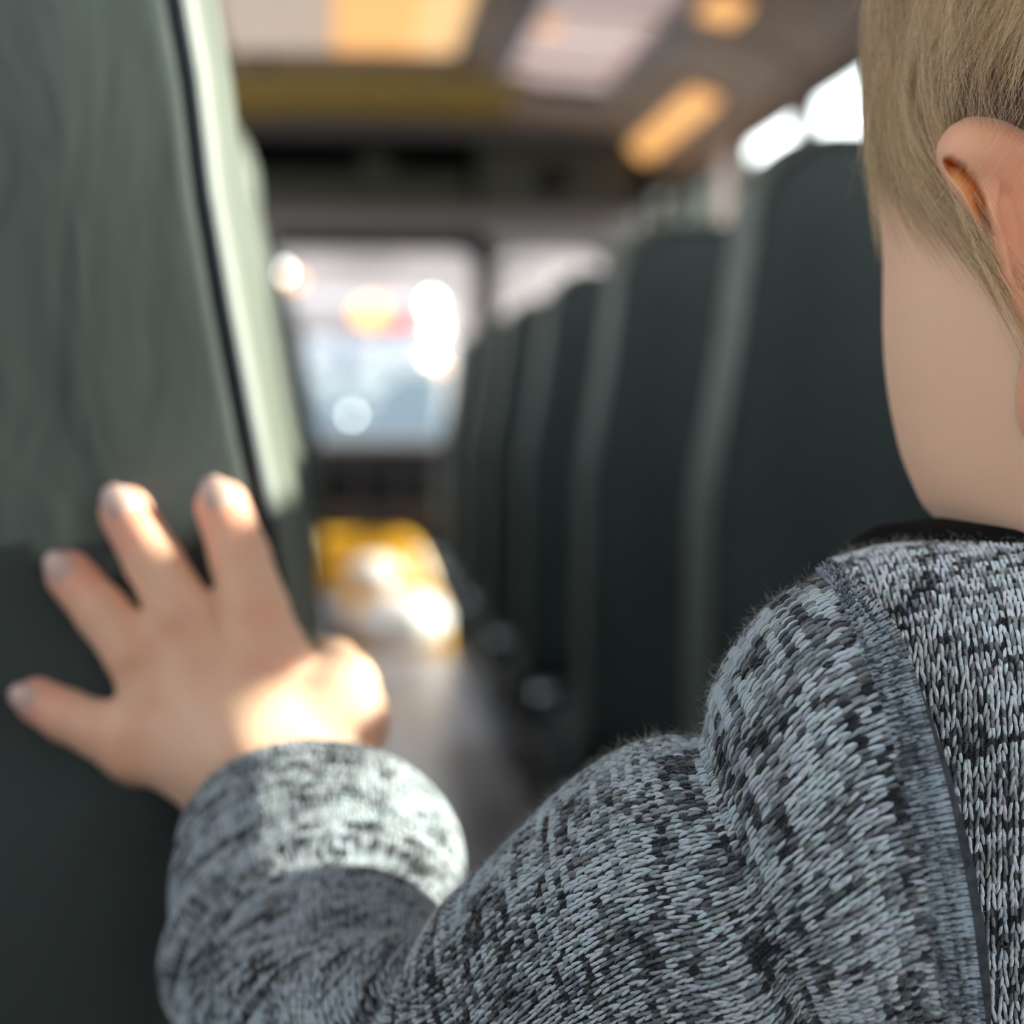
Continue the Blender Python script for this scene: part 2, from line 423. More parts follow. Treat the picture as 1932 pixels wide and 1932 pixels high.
# front bulkhead (header above the windscreen)
hd = empty('windscreen_header', 'dark header unit with recessed slots above the windscreen', 'header panel', loc=(.16, 6.9, H(1.0)))
def hp(name, px0, px1, py0, py1, y, th, m, bev=.006):
    """box on plane y spanning the given heights/widths (bus metres from the lens)"""
    x0, x1 = (px0-620)/FPX*y, (px1-620)/FPX*y; z0, z1 = (790-py1)/FPX*y, (790-py0)/FPX*y
    q = MB(); q.box((x0, y, H(z0)), (x1, y+th, H(z1)), bev); return q.build(name, M[m])
for a in (('back_plate', 150, 1215, 228, 470, 6.98, .05, 'darker'), ('top_rail', 150, 1200, 226, 258, 6.86, .12, 'grey'),
          ('lower_rail', 150, 1210, 398, 440, 6.86, .12, 'grey'), ('slot_panel', 150, 890, 336, 396, 6.93, .05, 'green_dark'),
          ('side_cabinet', 905, 1200, 262, 396, 6.88, .1, 'green_dark'), ('shade_strip', 150, 905, 441, 474, 6.9, .1, 'darker'),
          ('right_sill', 925, 1200, 432, 468, 6.88, .1, 'lgrey')):
    child_of(hp(*a), hd)
b = MB(); b.ball((.19, 6.86, H(.99)), (.06, .03, .05), 10); child_of(b.build('mirror_mount', M['green_dark'], None, True), hd)
b = MB(); b.tube([(.88, 6.85, H(.93)), (.88, 6.89, H(.93))], .055, 16); child_of(b.build('fan_grille', M['darker'], None, True), hd)
v, f = ceil_patch(-.75, .68, 5.95, 6.80, .006, .012)
o = new_mesh('ceiling_band', v, f, M['olive'], smooth=False); tag(o, 'olive yellow painted band across the ceiling before the header', 'painted band')

# front wall with windscreen openings
WS = ((-.95, .605), (.675, 1.15)); WZ0, WZ1 = -.065, .69
b = MB(); y = 7.2
b.box((XL, y, 0), (XR, y+.06, H(WZ0))); b.box((XL, y, H(WZ1)), (XR, y+.06, H(1.17)))
b.box((XL, y, H(WZ0)), (WS[0][0], y+.06, H(WZ1))); b.box((WS[0][1], y, H(WZ0)), (WS[1][0], y+.06, H(WZ1)), .01); b.box((WS[1][1], y, H(WZ0)), (XR, y+.06, H(WZ1)))
struct(b.build('wall_front', M['dark']))
b = MB(); b.box((.592, 7.10, H(-.10)), (.690, 7.175, H(.72)), .01); struct(b.build('trim_1', M['darker']))
for x0, x1 in WS:
    wn += 1; r = .10
    # rounded rubber surround
    cs = [(x1-r, WZ1-r, 0), (x0+r, WZ1-r, 90), (x0+r, WZ0+r, 180), (x1-r, WZ0+r, 270)]
    inner = []
    for cx, cz, a0 in cs:
        for k in range(9):
            a = math.radians(a0+k*11.25); inner.append((cx+r*math.cos(a), cz+r*math.sin(a)))
    v = []; f = []; m_ = len(inner)
    for yy in (y-.02, y+.03):
        for (px_, pz_) in inner: v.append((px_, yy, H(pz_)))
        for (px_, pz_) in inner:
            qx = x0 if px_ < (x0+x1)/2 else x1; qz = WZ0 if pz_ < (WZ0+WZ1)/2 else WZ1
            ex = min(max(px_, x0), x1); 
            tx = x0-.02 if abs(px_-x0) < r and qx == x0 else (x1+.02 if abs(px_-x1) < r else px_)
            tz = WZ0-.02 if abs(pz_-WZ0) < r else (WZ1+.02 if abs(pz_-WZ1) < r else pz_)
            v.append((tx, yy, H(tz)))
    for i in range(m_):
        j = (i+1) % m_
        f += [[i, j, m_+j, m_+i], [2*m_+i, 3*m_+i, 3*m_+j, 2*m_+j], [i, 2*m_+i, 2*m_+j, j]]
    w = struct(new_mesh('window_%d' % wn, v, f, M['rubber'], smooth=False))
    g = MB(); g.box((x0, y+.008, H(WZ0)), (x1, y+.012, H(WZ1))); g.build('pane', M['glass'], w)

# dashboard, engine cover, louvre
ds = empty('dashboard', 'dark dashboard below the windscreen at the end of the aisle', 'dashboard', loc=(.0, 6.95, .6))
b = MB(); b.box((XL+.02, 6.90, .47), (.62, 7.09, H(-.115)), .03); child_of(b.build('dash_body', M['dark']), ds)
b = MB(); b.box((XL+.02, 6.84, H(-.115)), (.64, 7.19, H(-.072)), .015); child_of(b.build('dash_top', M['grey']), ds)
for x in (-.02, .14, .3): 
    b = MB(); b.box((x, 6.88, .56), (x+.11, 6.91, .70), .008); child_of(b.build('dash_vent', M['darker']), ds)
ec = empty('engine_cover', 'yellow engine cover with rounded right flank at the front end of the aisle', 'engine cover', loc=(.18, 6.85, 0))
v = []; f = []
outl = []
xl, top = -.115, .455
pts2 = [(xl, .0)]+[(xl, top-.05)]+[(xl+.05*(1-math.cos(a)), top-.05+.05*math.sin(a)) for a in np.linspace(0, math.pi/2, 6)][1:]
pts2 += [(.26, top), (.31, top-.01), (.35, top-.05), (.38, top-.12), (.415, top-.2), (.44, top-.28), (.455, top-.36), (.46, 0)]
for yy, sc_ in ((6.89, 1.0), (6.78, 1.0), (6.755, .985), (6.745, .95)):
    for (x, z) in pts2: v.append((.17+(x-.17)*sc_, yy, z*sc_))
m_ = len(pts2)
for l in range(3):
    for i in range(m_-1): f.append([l*m_+i, l*m_+i+1, (l+1)*m_+i+1, (l+1)*m_+i])
f.append([3*m_+i for i in range(m_)])
child_of(new_mesh('cover_shell', v, f, M['yellow'], smooth=False), ec)
b = MB(); b.box((-.105, 6.715, .02), (.065, 6.752, .235), .006); lp = child_of(b.build('louvre_panel', M['louvre']), ec)
for k in range(8):
    b = MB(); b.box((-.095, 6.702, .035+k*.025), (.055, 6.716, .045+k*.025), .003); o = b.build('louvre_slat', M['louvre'])
    o.parent = lp; o.matrix_parent_inverse = Matrix.Identity(4)
b = MB(); b.ball((.275, 6.72, .125), (.18, .13, .11), 14); child_of(b.build('sun_patch_dome', M['patch_white'], None, True), ec)  # white dome added in place of a sun-blown patch on the cover
b = MB(); b.ball((.17, 6.74, .31), (.10, .07, .06), 12); child_of(b.build('sun_patch_boss', M['patch_white'], None, True), ec)  # smaller white bulge, likewise added for a sun-blown patch

# ------------------------------------------------------------------ benches
def edge_inset(h):
    return float(np.interp(h, [-.5, -.25, -.07, -.036, -.01, .016, .04, .068, .102, .137, .175, .2, .235], [0, 0, .002, .008, .013, .018, .022, .027, .031, .034, .044, .054, .076]))
def backrest_outline(width, aisle_sign):
    """closed loop of (x from the aisle edge inward, h); aisle_sign=+1 when the bench lies to +x of the aisle"""
    hs = list(np.linspace(-.42, .155, 16)); L_ = []
    for h in hs: L_.append((edge_inset(h), h))
    r = .078; x0 = edge_inset(.16)-.002; top = .243
    for a in np.linspace(0, math.pi/2, 8): L_.append((x0+r*(1-math.cos(a)), top-r+r*math.sin(a)))
    for a in np.linspace(math.pi/2, 0, 8): L_.append((width-.03-r*(1-math.cos(a)), top-r+r*math.sin(a)))
    for h in hs[::-1]: L_.append((width-.03*max(0, min(1, (h+.1)/.25)), h))
    return [(x*aisle_sign, h) for x, h in L_]
def make_bench(sign, width, label, cat='bench seat', group=None):
    e = empty('bench_seat', label, cat, group)
    out = backrest_outline(width, sign); n = len(out)
    cx, chh = sign*width/2, -.09
    def ring(ins, y):
        r_ = []
        for x, h in out:
            dx, dh = x-cx, h-chh
            sx_ = max(0, 1-ins/(width/2)); sh = max(0, 1-ins/.33)
            r_.append((cx+dx*sx_, y, H(chh+dh*sh)))
        return r_
    T = .125
    lv = [ring(.46, -.004), ring(.30, -.004), ring(.16, -.003), ring(.06, -.0015), ring(.014, .000), ring(.0088, .001), ring(.0066, .004)]
    v = [q for r_ in lv for q in r_]; f = []
    for l in range(len(lv)-1):
        for i in range(n):
            j = (i+1) % n; f.append([l*n+i, l*n+j, (l+1)*n+j, (l+1)*n+i])
    f.append([i for i in range(n)][::-1])
    new_mesh('rear_panel', v, f, M['vinyl'], e)
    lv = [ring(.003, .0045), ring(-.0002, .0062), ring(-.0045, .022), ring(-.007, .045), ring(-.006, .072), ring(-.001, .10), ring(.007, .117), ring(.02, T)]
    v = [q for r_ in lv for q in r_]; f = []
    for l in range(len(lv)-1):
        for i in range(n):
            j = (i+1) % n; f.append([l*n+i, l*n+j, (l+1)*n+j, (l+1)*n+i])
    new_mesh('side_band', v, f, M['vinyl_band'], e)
    lv = [ring(.02, T), ring(.06, T+.008), ring(.16, T+.014), ring(.46, T+.016)]
    v = [q for r_ in lv for q in r_]; f = []
    for l in range(3):
        for i in range(n):
            j = (i+1) % n; f.append([l*n+i, l*n+j, (l+1)*n+j, (l+1)*n+i])
    f.append([3*n+i for i in range(n)])
    new_mesh('front_panel', v, f, M['vinyl'], e)
    b = MB(); b.tube(ring(.0048, .0040)[:-1], .0034, 6); b.build('piping', M['piping'], e, True)
    # cushion
    b = MB(); x0, x1 = sorted((sign*.0, sign*width)); b.box((x0, .11, H(-.56)), (x1, .56, H(-.44)), .035)
    cu = b.build('cushion', M['vinyl'], e, True)
    b = MB(); b.box((min(sign*.03, sign*(width-.03)), .13, H(-.585)), (max(sign*.03, sign*(width-.03)), .54, H(-.56)), .005); b.build('seat_frame', M['seat_metal'], e)
    for x in (.18, width-.10):
        for y in (.16, .50):
            q = MB(); q.tube([(sign*x, y, H(-.585)), (sign*x, y, .012)], .016, 8)
            q.box((sign*x-.035, y-.03, .0), (sign*x+.035, y+.03, .014), .003); q.build('leg', M['seat_metal'], e)
    b = MB(); b.tube([(sign*.17, .53, H(-.50)), (sign*.0, .575, H(-.48)), (-sign*.004, .575, H(-.46))], .007, 8)
    b.build('belt_anchor', M['seat_metal'], e, True)
    b = MB(); b.ball((sign*.012, .575, H(-.445)), (.018, .014, .020), 8); b.build('buckle', M['chrome'], e, True)
    return e
def copy_tree(o, parent=None):
    c = o.copy(); COL.objects.link(c); c.parent = parent
    for ch in list(o.children): copy_tree(ch, c)
    return c
def set_bench(e, x, y): e.location = (x, y, 0)
WR = XR-.324-.02; WL = -.005-XL-.02
ordn = ['nearest', 'second', 'third', 'fourth', 'fifth', 'sixth', 'seventh']
seatR = make_bench(1, WR, 'x', group='bench seats in the row right of the aisle')
ysR = [1.466+.7*k for k in range(6)]
for k, y in enumerate(ysR):
    e = seatR if k == 0 else copy_tree(seatR)
    set_bench(e, .324, y)
    e['label'] = ['large dark green high-backed vinyl bench beside the child, first in the right row',
                  'dark green vinyl bench second from the child in the right row',
                  'dark green vinyl bench third from the child in the right row',
                  'dark green vinyl bench fourth from the child in the right row',
                  'dark green vinyl bench fifth from the child, last but one of the right row',
                  'dark green vinyl bench farthest forward in the right row'][k]
for y, lb in ((.766, 'dark green vinyl bench hidden behind the child in the right row'),):
    e = copy_tree(seatR); set_bench(e, .324, y); e['label'] = lb
seatL = make_bench(-1, WL, 'grey green vinyl bench whose sunlit back the hand presses against', group='bench seats in the row left of the aisle')
set_bench(seatL, -.008, YF)
for k in range(1, 6):
    e = copy_tree(seatL); set_bench(e, -.020, YF+.7*k)
    e['label'] = 'vinyl bench showing a sunlit edge strip, %s ahead of the hand in the left row' % ordn[k-1].replace('nearest', 'first')
e = copy_tree(seatL); set_bench(e, -.02, YF-.7-.06); e['label'] = 'grey green vinyl bench beside the camera, behind the one under the hand'

# ================================================================== OUTSIDE
b = MB(); b.box((-90, -60, -1.02), (120, 120, -.92)); struct(b.build('ground', M['road']))
bd = empty('building', 'pale pink building seen through the windscreen beyond the other bus', 'building', loc=(0, 42, -.92))
b = MB(); b.box((-40, 42, -.92), (8.2, 50, 12)); child_of(b.build('facade', M['building']), bd)
for i in range(9):
    for j in range(2):
        x = -22+i*3.2; z = 1.1+j*3.4
        fr = MB(); fr.box((x-.08, 41.9, z-.08), (x+1.38, 42.02, z+1.58)); fo = child_of(fr.build('window_frame', M['building_trim']), bd)
        q = MB(); q.box((x, 41.86, z), (x+1.3, 41.93, z+1.5)); qo = q.build('pane', M['bwin']); qo.parent = fo; qo.matrix_parent_inverse = Matrix.Identity(4)
        fo.matrix_parent_inverse = Matrix.Translation(-Vector(bd.location))
# bus ahead
bu = empty('bus', 'off-white bus with lit lamps ahead of the windscreen', 'bus', loc=(-.1, 14, -.92))
BX0, BX1, BY = -1.25, .98, 14.0
b = MB(); b.box((BX0, BY, -.45), (BX1, BY+9, H(1.02)), .12); child_of(b.build('bus_body', M['busbody']), bu)
b = MB(); b.box((BX0+.10, BY-.05, -.35), (BX1-.06, BY+.02, H(.42)), .03); child_of(b.build('tailgate', M['buslow']), bu)
b = MB(); b.box((BX0+.2, BY-.08, H(.42)), (BX1-.22, BY-.02, H(.62)), .02); child_of(b.build('rear_window', M['buswin']), bu)
def blamp(px, py, rx, rz, m, y=BY-.12):
    b = MB(); p = WP(px, py, y); b.ball(p, (rx, .05, rz), 10); child_of(b.build('lamp', M[m], None, True), bu)
blamp(700, 592, .13, .10, 'l_orange'); blamp(748, 592, .11, .095, 'l_red')
blamp(815, 575, .05, .07, 'l_white'); blamp(822, 620, .05, .05, 'l_white'); blamp(815, 672, .045, .045, 'l_white'); blamp(828, 690, .04, .03, 'l_orange')
blamp(528, 515, .06, .05, 'l_white'); blamp(556, 530, .05, .04, 'l_orange'); blamp(664, 784, .025, .025, 'l_white')
b = MB(); b.box((BX0+.05, BY-.12, -.52), (BX1-.05, BY+.1, -.34), .04); child_of(b.build('bumper', M['dark']), bu)
for x in (BX0+.2, BX1-.2):
    for y in (BY+1.6, BY+7):
        b = MB(); b.tube([(x-.13, y, -.46), (x+.13, y, -.46)], .45, 20); child_of(b.build('wheel', M['rubber'], None), bu)
# tall box truck added unseen to keep the sun off the right-hand benches
tk = empty('shade_truck', 'tall grey box truck added unseen beside the right windows to shade the right benches', 'shade_truck', loc=(4.4, 3.6, -.92))
b = MB(); b.box((3.2, 1.1, -.30), (5.6, 4.75, 3.4), .04); child_of(b.build('cargo_box', M['busbody']), tk)
b = MB(); b.box((3.3, 4.80, -.45), (5.5, 5.85, 1.9), .15); child_of(b.build('cab', M['buslow']), tk)
b = MB(); b.box((3.5, 5.80, .8), (5.3, 5.87, 1.6), .03); child_of(b.build('windscreen', M['bwin']), tk)
for x in (3.45, 5.35):
    for y in (1.9, 5.2):
        b = MB(); b.tube([(x-.12, y, -.47), (x+.12, y, -.47)], .45, 20); child_of(b.build('wheel', M['rubber'], None), tk)
# trees beyond the right windows
def tree(x, y, hgt, r, label):
    e = empty('tree', label, 'tree', 'pale green trees right of the road', (x, y, -.92))
    b = MB(); b.tube([(x, y, -.92), (x+.1, y, hgt*.4), (x, y+.1, hgt*.75)], [.22, .16, .08], 8)
    for k in range(5):
        a = k*1.3; b.tube([(x, y, hgt*.35+k*.2), (x+math.cos(a)*r*.7, y+math.sin(a)*r*.7, hgt*.7)], [.08, .03], 5)
    child_of(b.build('trunk', M['bark'], None, True), e)
    N = 4200; d = rng.normal(size=(N, 3)); d /= np.linalg.norm(d, axis=1)[:, None]; rr = r*rng.random(N)**.4
    c = np.array([x, y, hgt-r*.9])+d*rr[:, None]*np.array([1, 1, .9])
    a1 = rng.normal(size=(N, 3)); a1 /= np.linalg.norm(a1, axis=1)[:, None]; a2 = np.cross(a1, d); a2 /= np.linalg.norm(a2, axis=1)[:, None]
    s_ = .30
    V = np.stack([c-a1*s_, c-a2*s_*.5, c+a1*s_, c+a2*s_*.5], 1).reshape(-1, 3)
    o = new_mesh('foliage', V, np.arange(N*4).reshape(-1, 4), M['leaf'], smooth=False); o['kind'] = 'stuff'; child_of(o, e)
tree(7.6, 32, 5.7, 2.1, 'broad pale green tree farthest left behind the right side windows')
tree(14.8, 33, 6.0, 2.8, 'tall pale green tree in the middle behind the right side windows')
tree(8.0, 22, 3.4, 1.7, 'low pale green tree nearest the bus behind the right side windows')

# ================================================================== THE CHILD
person = empty('person', 'blond child in grey melange knit sweater standing in the aisle, one hand raised', 'person', loc=(.2, .40, 0))
PL = Matrix.Translation(-Vector(person.location))
def kid(o, parent=None):
    if parent is None or parent is person: o.parent = person; o.matrix_parent_inverse = PL
    else: o.parent = parent; o.matrix_parent_inverse = Matrix.Identity(4)
    return o

# ---- signed distance helpers
def cap(P, a, b, ra, rb):
    a = np.asarray(a, float); b = np.asarray(b, float); ab = b-a
    t = np.clip(((P-a)@ab)/max(ab@ab, 1e-12), 0, 1)
    return np.linalg.norm(P-(a+t[..., None]*ab), axis=-1)-(ra+(rb-ra)*t)
def smin(a, b, k):
    h = np.clip(.5+.5*(b-a)/k, 0, 1); return b*(1-h)+a*h-k*h*(1-h)
def surface_nets(lo, hi, s, fn):
    xs = [np.arange(lo[i], hi[i]+s, s) for i in range(3)]
    G = np.stack(np.meshgrid(*xs, indexing='ij'), -1)
    D = fn(G.reshape(-1, 3)).reshape(G.shape[:3])
    nx, ny, nz = D.shape
    ins = D < 0
    cell = np.zeros((nx-1, ny-1, nz-1), int)
    offs = [(i, j, k) for i in (0, 1) for j in (0, 1) for k in (0, 1)]
    for (i, j, k) in offs: cell += ins[i:nx-1+i, j:ny-1+j, k:nz-1+k]
    act = (cell > 0) & (cell < 8); ids = -np.ones(act.shape, int); I = np.argwhere(act); ids[act] = np.arange(len(I))
    acc = np.zeros((len(I), 3)); cnt = np.zeros(len(I))
    for o0 in offs:
        for ax in range(3):
            if o0[ax]: continue
            o1 = list(o0); o1[ax] = 1
            d0 = D[I[:, 0]+o0[0], I[:, 1]+o0[1], I[:, 2]+o0[2]]; d1 = D[I[:, 0]+o1[0], I[:, 1]+o1[1], I[:, 2]+o1[2]]
            m = (d0 < 0) != (d1 < 0); t = np.where(m, d0/np.where(m, d0-d1, 1), 0)
            p = I+np.array(o0); p = p.astype(float); p[:, ax] += t
            acc[m] += p[m]; cnt[m] += 1
    V = acc/cnt[:, None]*s+np.array(lo)
    F = []
    for ax in range(3):
        a1, a2 = (ax+1) % 3, (ax+2) % 3
        sl0 = [slice(None)]*3; sl1 = [slice(None)]*3; sl0[ax] = slice(0, -1); sl1[ax] = slice(1, None)
        ch = ins[tuple(sl0)] != ins[tuple(sl1)]
        E = np.argwhere(ch); E = E[(E[:, a1] > 0) & (E[:, a2] > 0) & (E[:, a1] < D.shape[a1]-1) & (E[:, a2] < D.shape[a2]-1)]
        def idn(d1, d2):
            q = E.copy(); q[:, a1] -= d1; q[:, a2] -= d2; return ids[q[:, 0], q[:, 1], q[:, 2]]
        q = np.stack([idn(1, 1), idn(0, 1), idn(0, 0), idn(1, 0)], 1)
        inside0 = ins[E[:, 0], E[:, 1], E[:, 2]]
        q[~inside0] = q[~inside0][:, ::-1]
        F.append(q)
    return V, np.concatenate(F)

# ---- hand (left hand, back towards the camera, pressed on the bench back)
def hand_fn():
    g = []
    def P(px, py, y): return WP(px, py, y)
    yf = YF-.004
    fingers = []
    def fin(pts):
        L_ = [(P(px, py, y), r*1.12) for px, py, y, r in pts]; fingers.append(L_)
    fin([(505, 1250, yf-.018, .0118), (482, 1150, yf-.017, .0098), (452, 1050, yf-.013, .0088), (419, 956, yf-.009, .0080)])
    fin([(395, 1262, yf-.018, .0118), (345, 1160, yf-.018, .0094), (290, 1060, yf-.013, .0084), (238, 968, yf-.009, .0078)])
    fin([(312, 1330, yf-.017, .0110), (255, 1235, yf-.017, .0086), (192, 1155, yf-.013, .0078), (132, 1085, yf-.009, .0072)])
    fin([(262, 1405, yf-.017, .0105), (190, 1378, yf-.015, .0084), (128, 1352, yf-.012, .0076), (72, 1322, yf-.009, .0068)])
    th = [(P(585, 1450, yf-.035), .0180), (P(638, 1360, yf-.024), .0145), (P(640, 1298, yf-.008), .0110), (P(622, 1262, yf+.014), .0088), (P(616, 1250, yf+.028), .0078)]
    wr = [(P(600, 1760, yf-.075), .0200), (P(560, 1590, yf-.052), .0225), (P(480, 1445, yf-.034), .0215)]
    def fn(Q):
        d = np.full(len(Q), 1e3)
        palm = None
        for (a, ra), (b_, rb) in zip(wr[:-1], wr[1:]): d = smin(d, cap(Q, a, b_, ra, rb), .012)
        for L_ in fingers:
            d = smin(d, cap(Q, wr[2][0], L_[0][0], .0165, L_[0][1]*1.02), .012)
        for i in range(3): d = smin(d, cap(Q, fingers[i][0][0], fingers[i+1][0][0], .0085, .0085), .008)
        for (a, ra), (b_, rb) in zip(th[:-1], th[1:]): d = smin(d, cap(Q, a, b_, ra, rb), .010)
        for L_ in fingers:
            fd = np.full(len(Q), 1e3)
            for (a, ra), (b_, rb) in zip(L_[:-1], L_[1:]): fd = smin(fd, cap(Q, a, b_, ra, rb), .002)
            d = smin(d, fd, .005)
        # knuckle dimples
        for L_ in fingers:
            c = L_[0][0]+np.array([0, -.016, 0]); d = d+.0012*np.exp(-((Q-c)**2).sum(-1)/(2*.004**2))
        return d
    return fn, fingers
hfn, fingers = hand_fn()
allp = np.array([p for L_ in fingers for p, _ in L_]+[WP(600, 1760, YF-.08), WP(700, 1400, YF-.03), WP(590, 1250, YF+.026)])
lo = allp.min(0)-.03; hi = allp.max(0)+.03
hv, hf = surface_nets(lo, hi, .0013, hfn)
# skin tints
htint = np.ones((len(hv), 3))
for L_ in fingers:
    tip, r = L_[-1]; w_ = np.exp(-((hv-tip)**2).sum(-1)/(2*.010**2))[:, None]
    htint = htint*(1-w_*np.array([0, .28, .26]))
    for p, _ in L_[:2]:
        w_ = np.exp(-((hv-(p+np.array([0, -.012, 0])))**2).sum(-1)/(2*.006**2))[:, None]; htint = htint*(1-w_*np.array([.02, .12, .14]))
bodyV = [hv]; bodyF = [hf]; bodyT = [htint]

# ---- head: horizontal slices around a vertical axis, turned 30 degrees left
TH = math.radians(30); ZC = .432; HPX = FPX/ZC
LX = np.array([(-760, 2210), (-740, 2110), (-690, 2000), (-600, 1885), (-480, 1795), (-350, 1738), (-200, 1700), (0, 1676), (120, 1668), (200, 1667), (300, 1672), (400, 1686), (450, 1691), (520, 1691), (600, 1691), (680, 1695), (780, 1709), (870, 1731), (940, 1762), (990, 1793), (1030, 1840), (1060, 1885), (1090, 1925), (1130, 1945), (1400, 1950)], float)
def catmull(xk, yk, x):
    # monotone-ish cubic via finite differences
    xk = np.asarray(xk, float); yk = np.asarray(yk, float); m = np.gradient(yk, xk, axis=0)
    i = np.clip(np.searchsorted(xk, x, side='right')-1, 0, len(xk)-2); h = xk[i+1]-xk[i]; t = (x-xk[i])/h
    if yk.ndim > 1: t = t[:, None]; h = h[:, None]
    return (2*t**3-3*t**2+1)*yk[i]+(t**3-2*t**2+t)*h*m[i]+(-2*t**3+3*t**2)*yk[i+1]+(t**3-t**2)*h*m[i+1]
CX = 1667+.0749*HPX
XC = (CX-966)/FPX*ZC
cT, sT = math.cos(TH), math.sin(TH)
def headW(py): return np.maximum((CX-np.interp(py, LX[:, 0], LX[:, 1]))/HPX, .004)
lat = np.array([-cT, 0, -sT]); fro = np.array([-sT, 0, cT])
def ab(py, extra=0):
    w_ = headW(py)+extra; a = w_/math.sqrt(cT*cT+1.3924*sT*sT); return a, 1.18*a
pys = np.concatenate([np.linspace(-758, -600, 14), np.linspace(-590, 1400, 170)])
naz = 200
az = np.linspace(0, 2*math.pi, naz, endpoint=False)   # 0 = face front, +pi/2 = left ear side
hvv = np.zeros((len(pys), naz, 3)); htt = np.ones((len(pys), naz, 3))
wsm = catmull(LX[:, 0], (CX-LX[:, 1])/HPX, pys)
for i, py in enumerate(pys):
    w_ = max(wsm[i], .004); a = w_/math.sqrt(cT*cT+1.3924*sT*sT); b_ = 1.18*a
    b_ = b_*np.where(np.cos(az) < 0, np.interp(py, [600, 1050], [1, .78]), 1)
    rf = b_*np.cos(az); rl = a*np.sin(az)
    front = np.maximum(np.cos(az), 0)
    # face features
    da = np.arctan2(np.sin(az), np.cos(az))
    nose = .017*np.exp(-(da/.13)**2)*np.interp(py, [150, 300, 520, 600, 640], [0, .25, 1, .8, 0])
    eyes = -.006*(np.exp(-((np.abs(da)-.38)/.16)**2))*math.exp(-((py-250)/80)**2)
    brow = .003*np.exp(-(da/.6)**2)*math.exp(-((py-130)/60)**2)
    lips = .005*np.exp(-(da/.25)**2)*(math.exp(-((py-735)/28)**2)+math.exp(-((py-790)/28)**2))
    chin = .006*np.exp(-(da/.3)**2)*math.exp(-((py-940)/70)**2)
    flat = -.006*front**6*np.interp(py, [100, 300, 900, 1000], [0, 1, 1, 0])
    rr = nose+eyes+brow+lips+chin+flat
    neckshift = np.interp(py, [950, 1130], [0, -.012])
    y_ = (py-966)/FPX*ZC
    p = np.array([XC, y_, ZC])+rf[:, None]*fro+rl[:, None]*lat+(rr)[:, None]*(np.cos(az)[:, None]*fro+np.sin(az)[:, None]*lat)+neckshift*fro
    hvv[i] = p
headW_pts = c2w(hvv.reshape(-1, 3))
hpx, hpy, _ = w2px(headW_pts); hpx = hpx.reshape(hvv.shape[:2]); hpy = hpy.reshape(hvv.shape[:2])
AZ = np.arctan2(np.sin(az), np.cos(az))[None, :]*np.ones((len(pys), 1)); PYg = pys[:, None]*np.ones((1, naz))
def hairline(azv, py):
    """True where hair grows (az from face front)"""
    A = np.abs(azv)
    lim = np.interp(A, [0, .5, .8, 1.0, 1.2, 1.45, 1.7, 2.0, 3.2], [-60, -20, 130, 340, 385, 490, 590, 840, 950])
    return lim
soft = np.clip((hairline(AZ, PYg)-PYg)/60+.5, 0, 1)[..., None]
htt = (1-soft)*np.array([1, 1, 1.])+soft*np.array([.085, .06, .045])
blush = np.exp(-((AZ-.75)/.35)**2-((PYg-520)/160)**2)[..., None]; htt = htt*(1-blush*np.array([0, .08, .06]))
idx = np.arange(len(pys)*naz).reshape(len(pys), naz)
q = np.stack([idx[:-1], np.roll(idx[:-1], -1, 1), np.roll(idx[1:], -1, 1), idx[1:]], -1).reshape(-1, 4)
bodyV.append(headW_pts); bodyF.append(q); bodyT.append(htt.reshape(-1, 3))

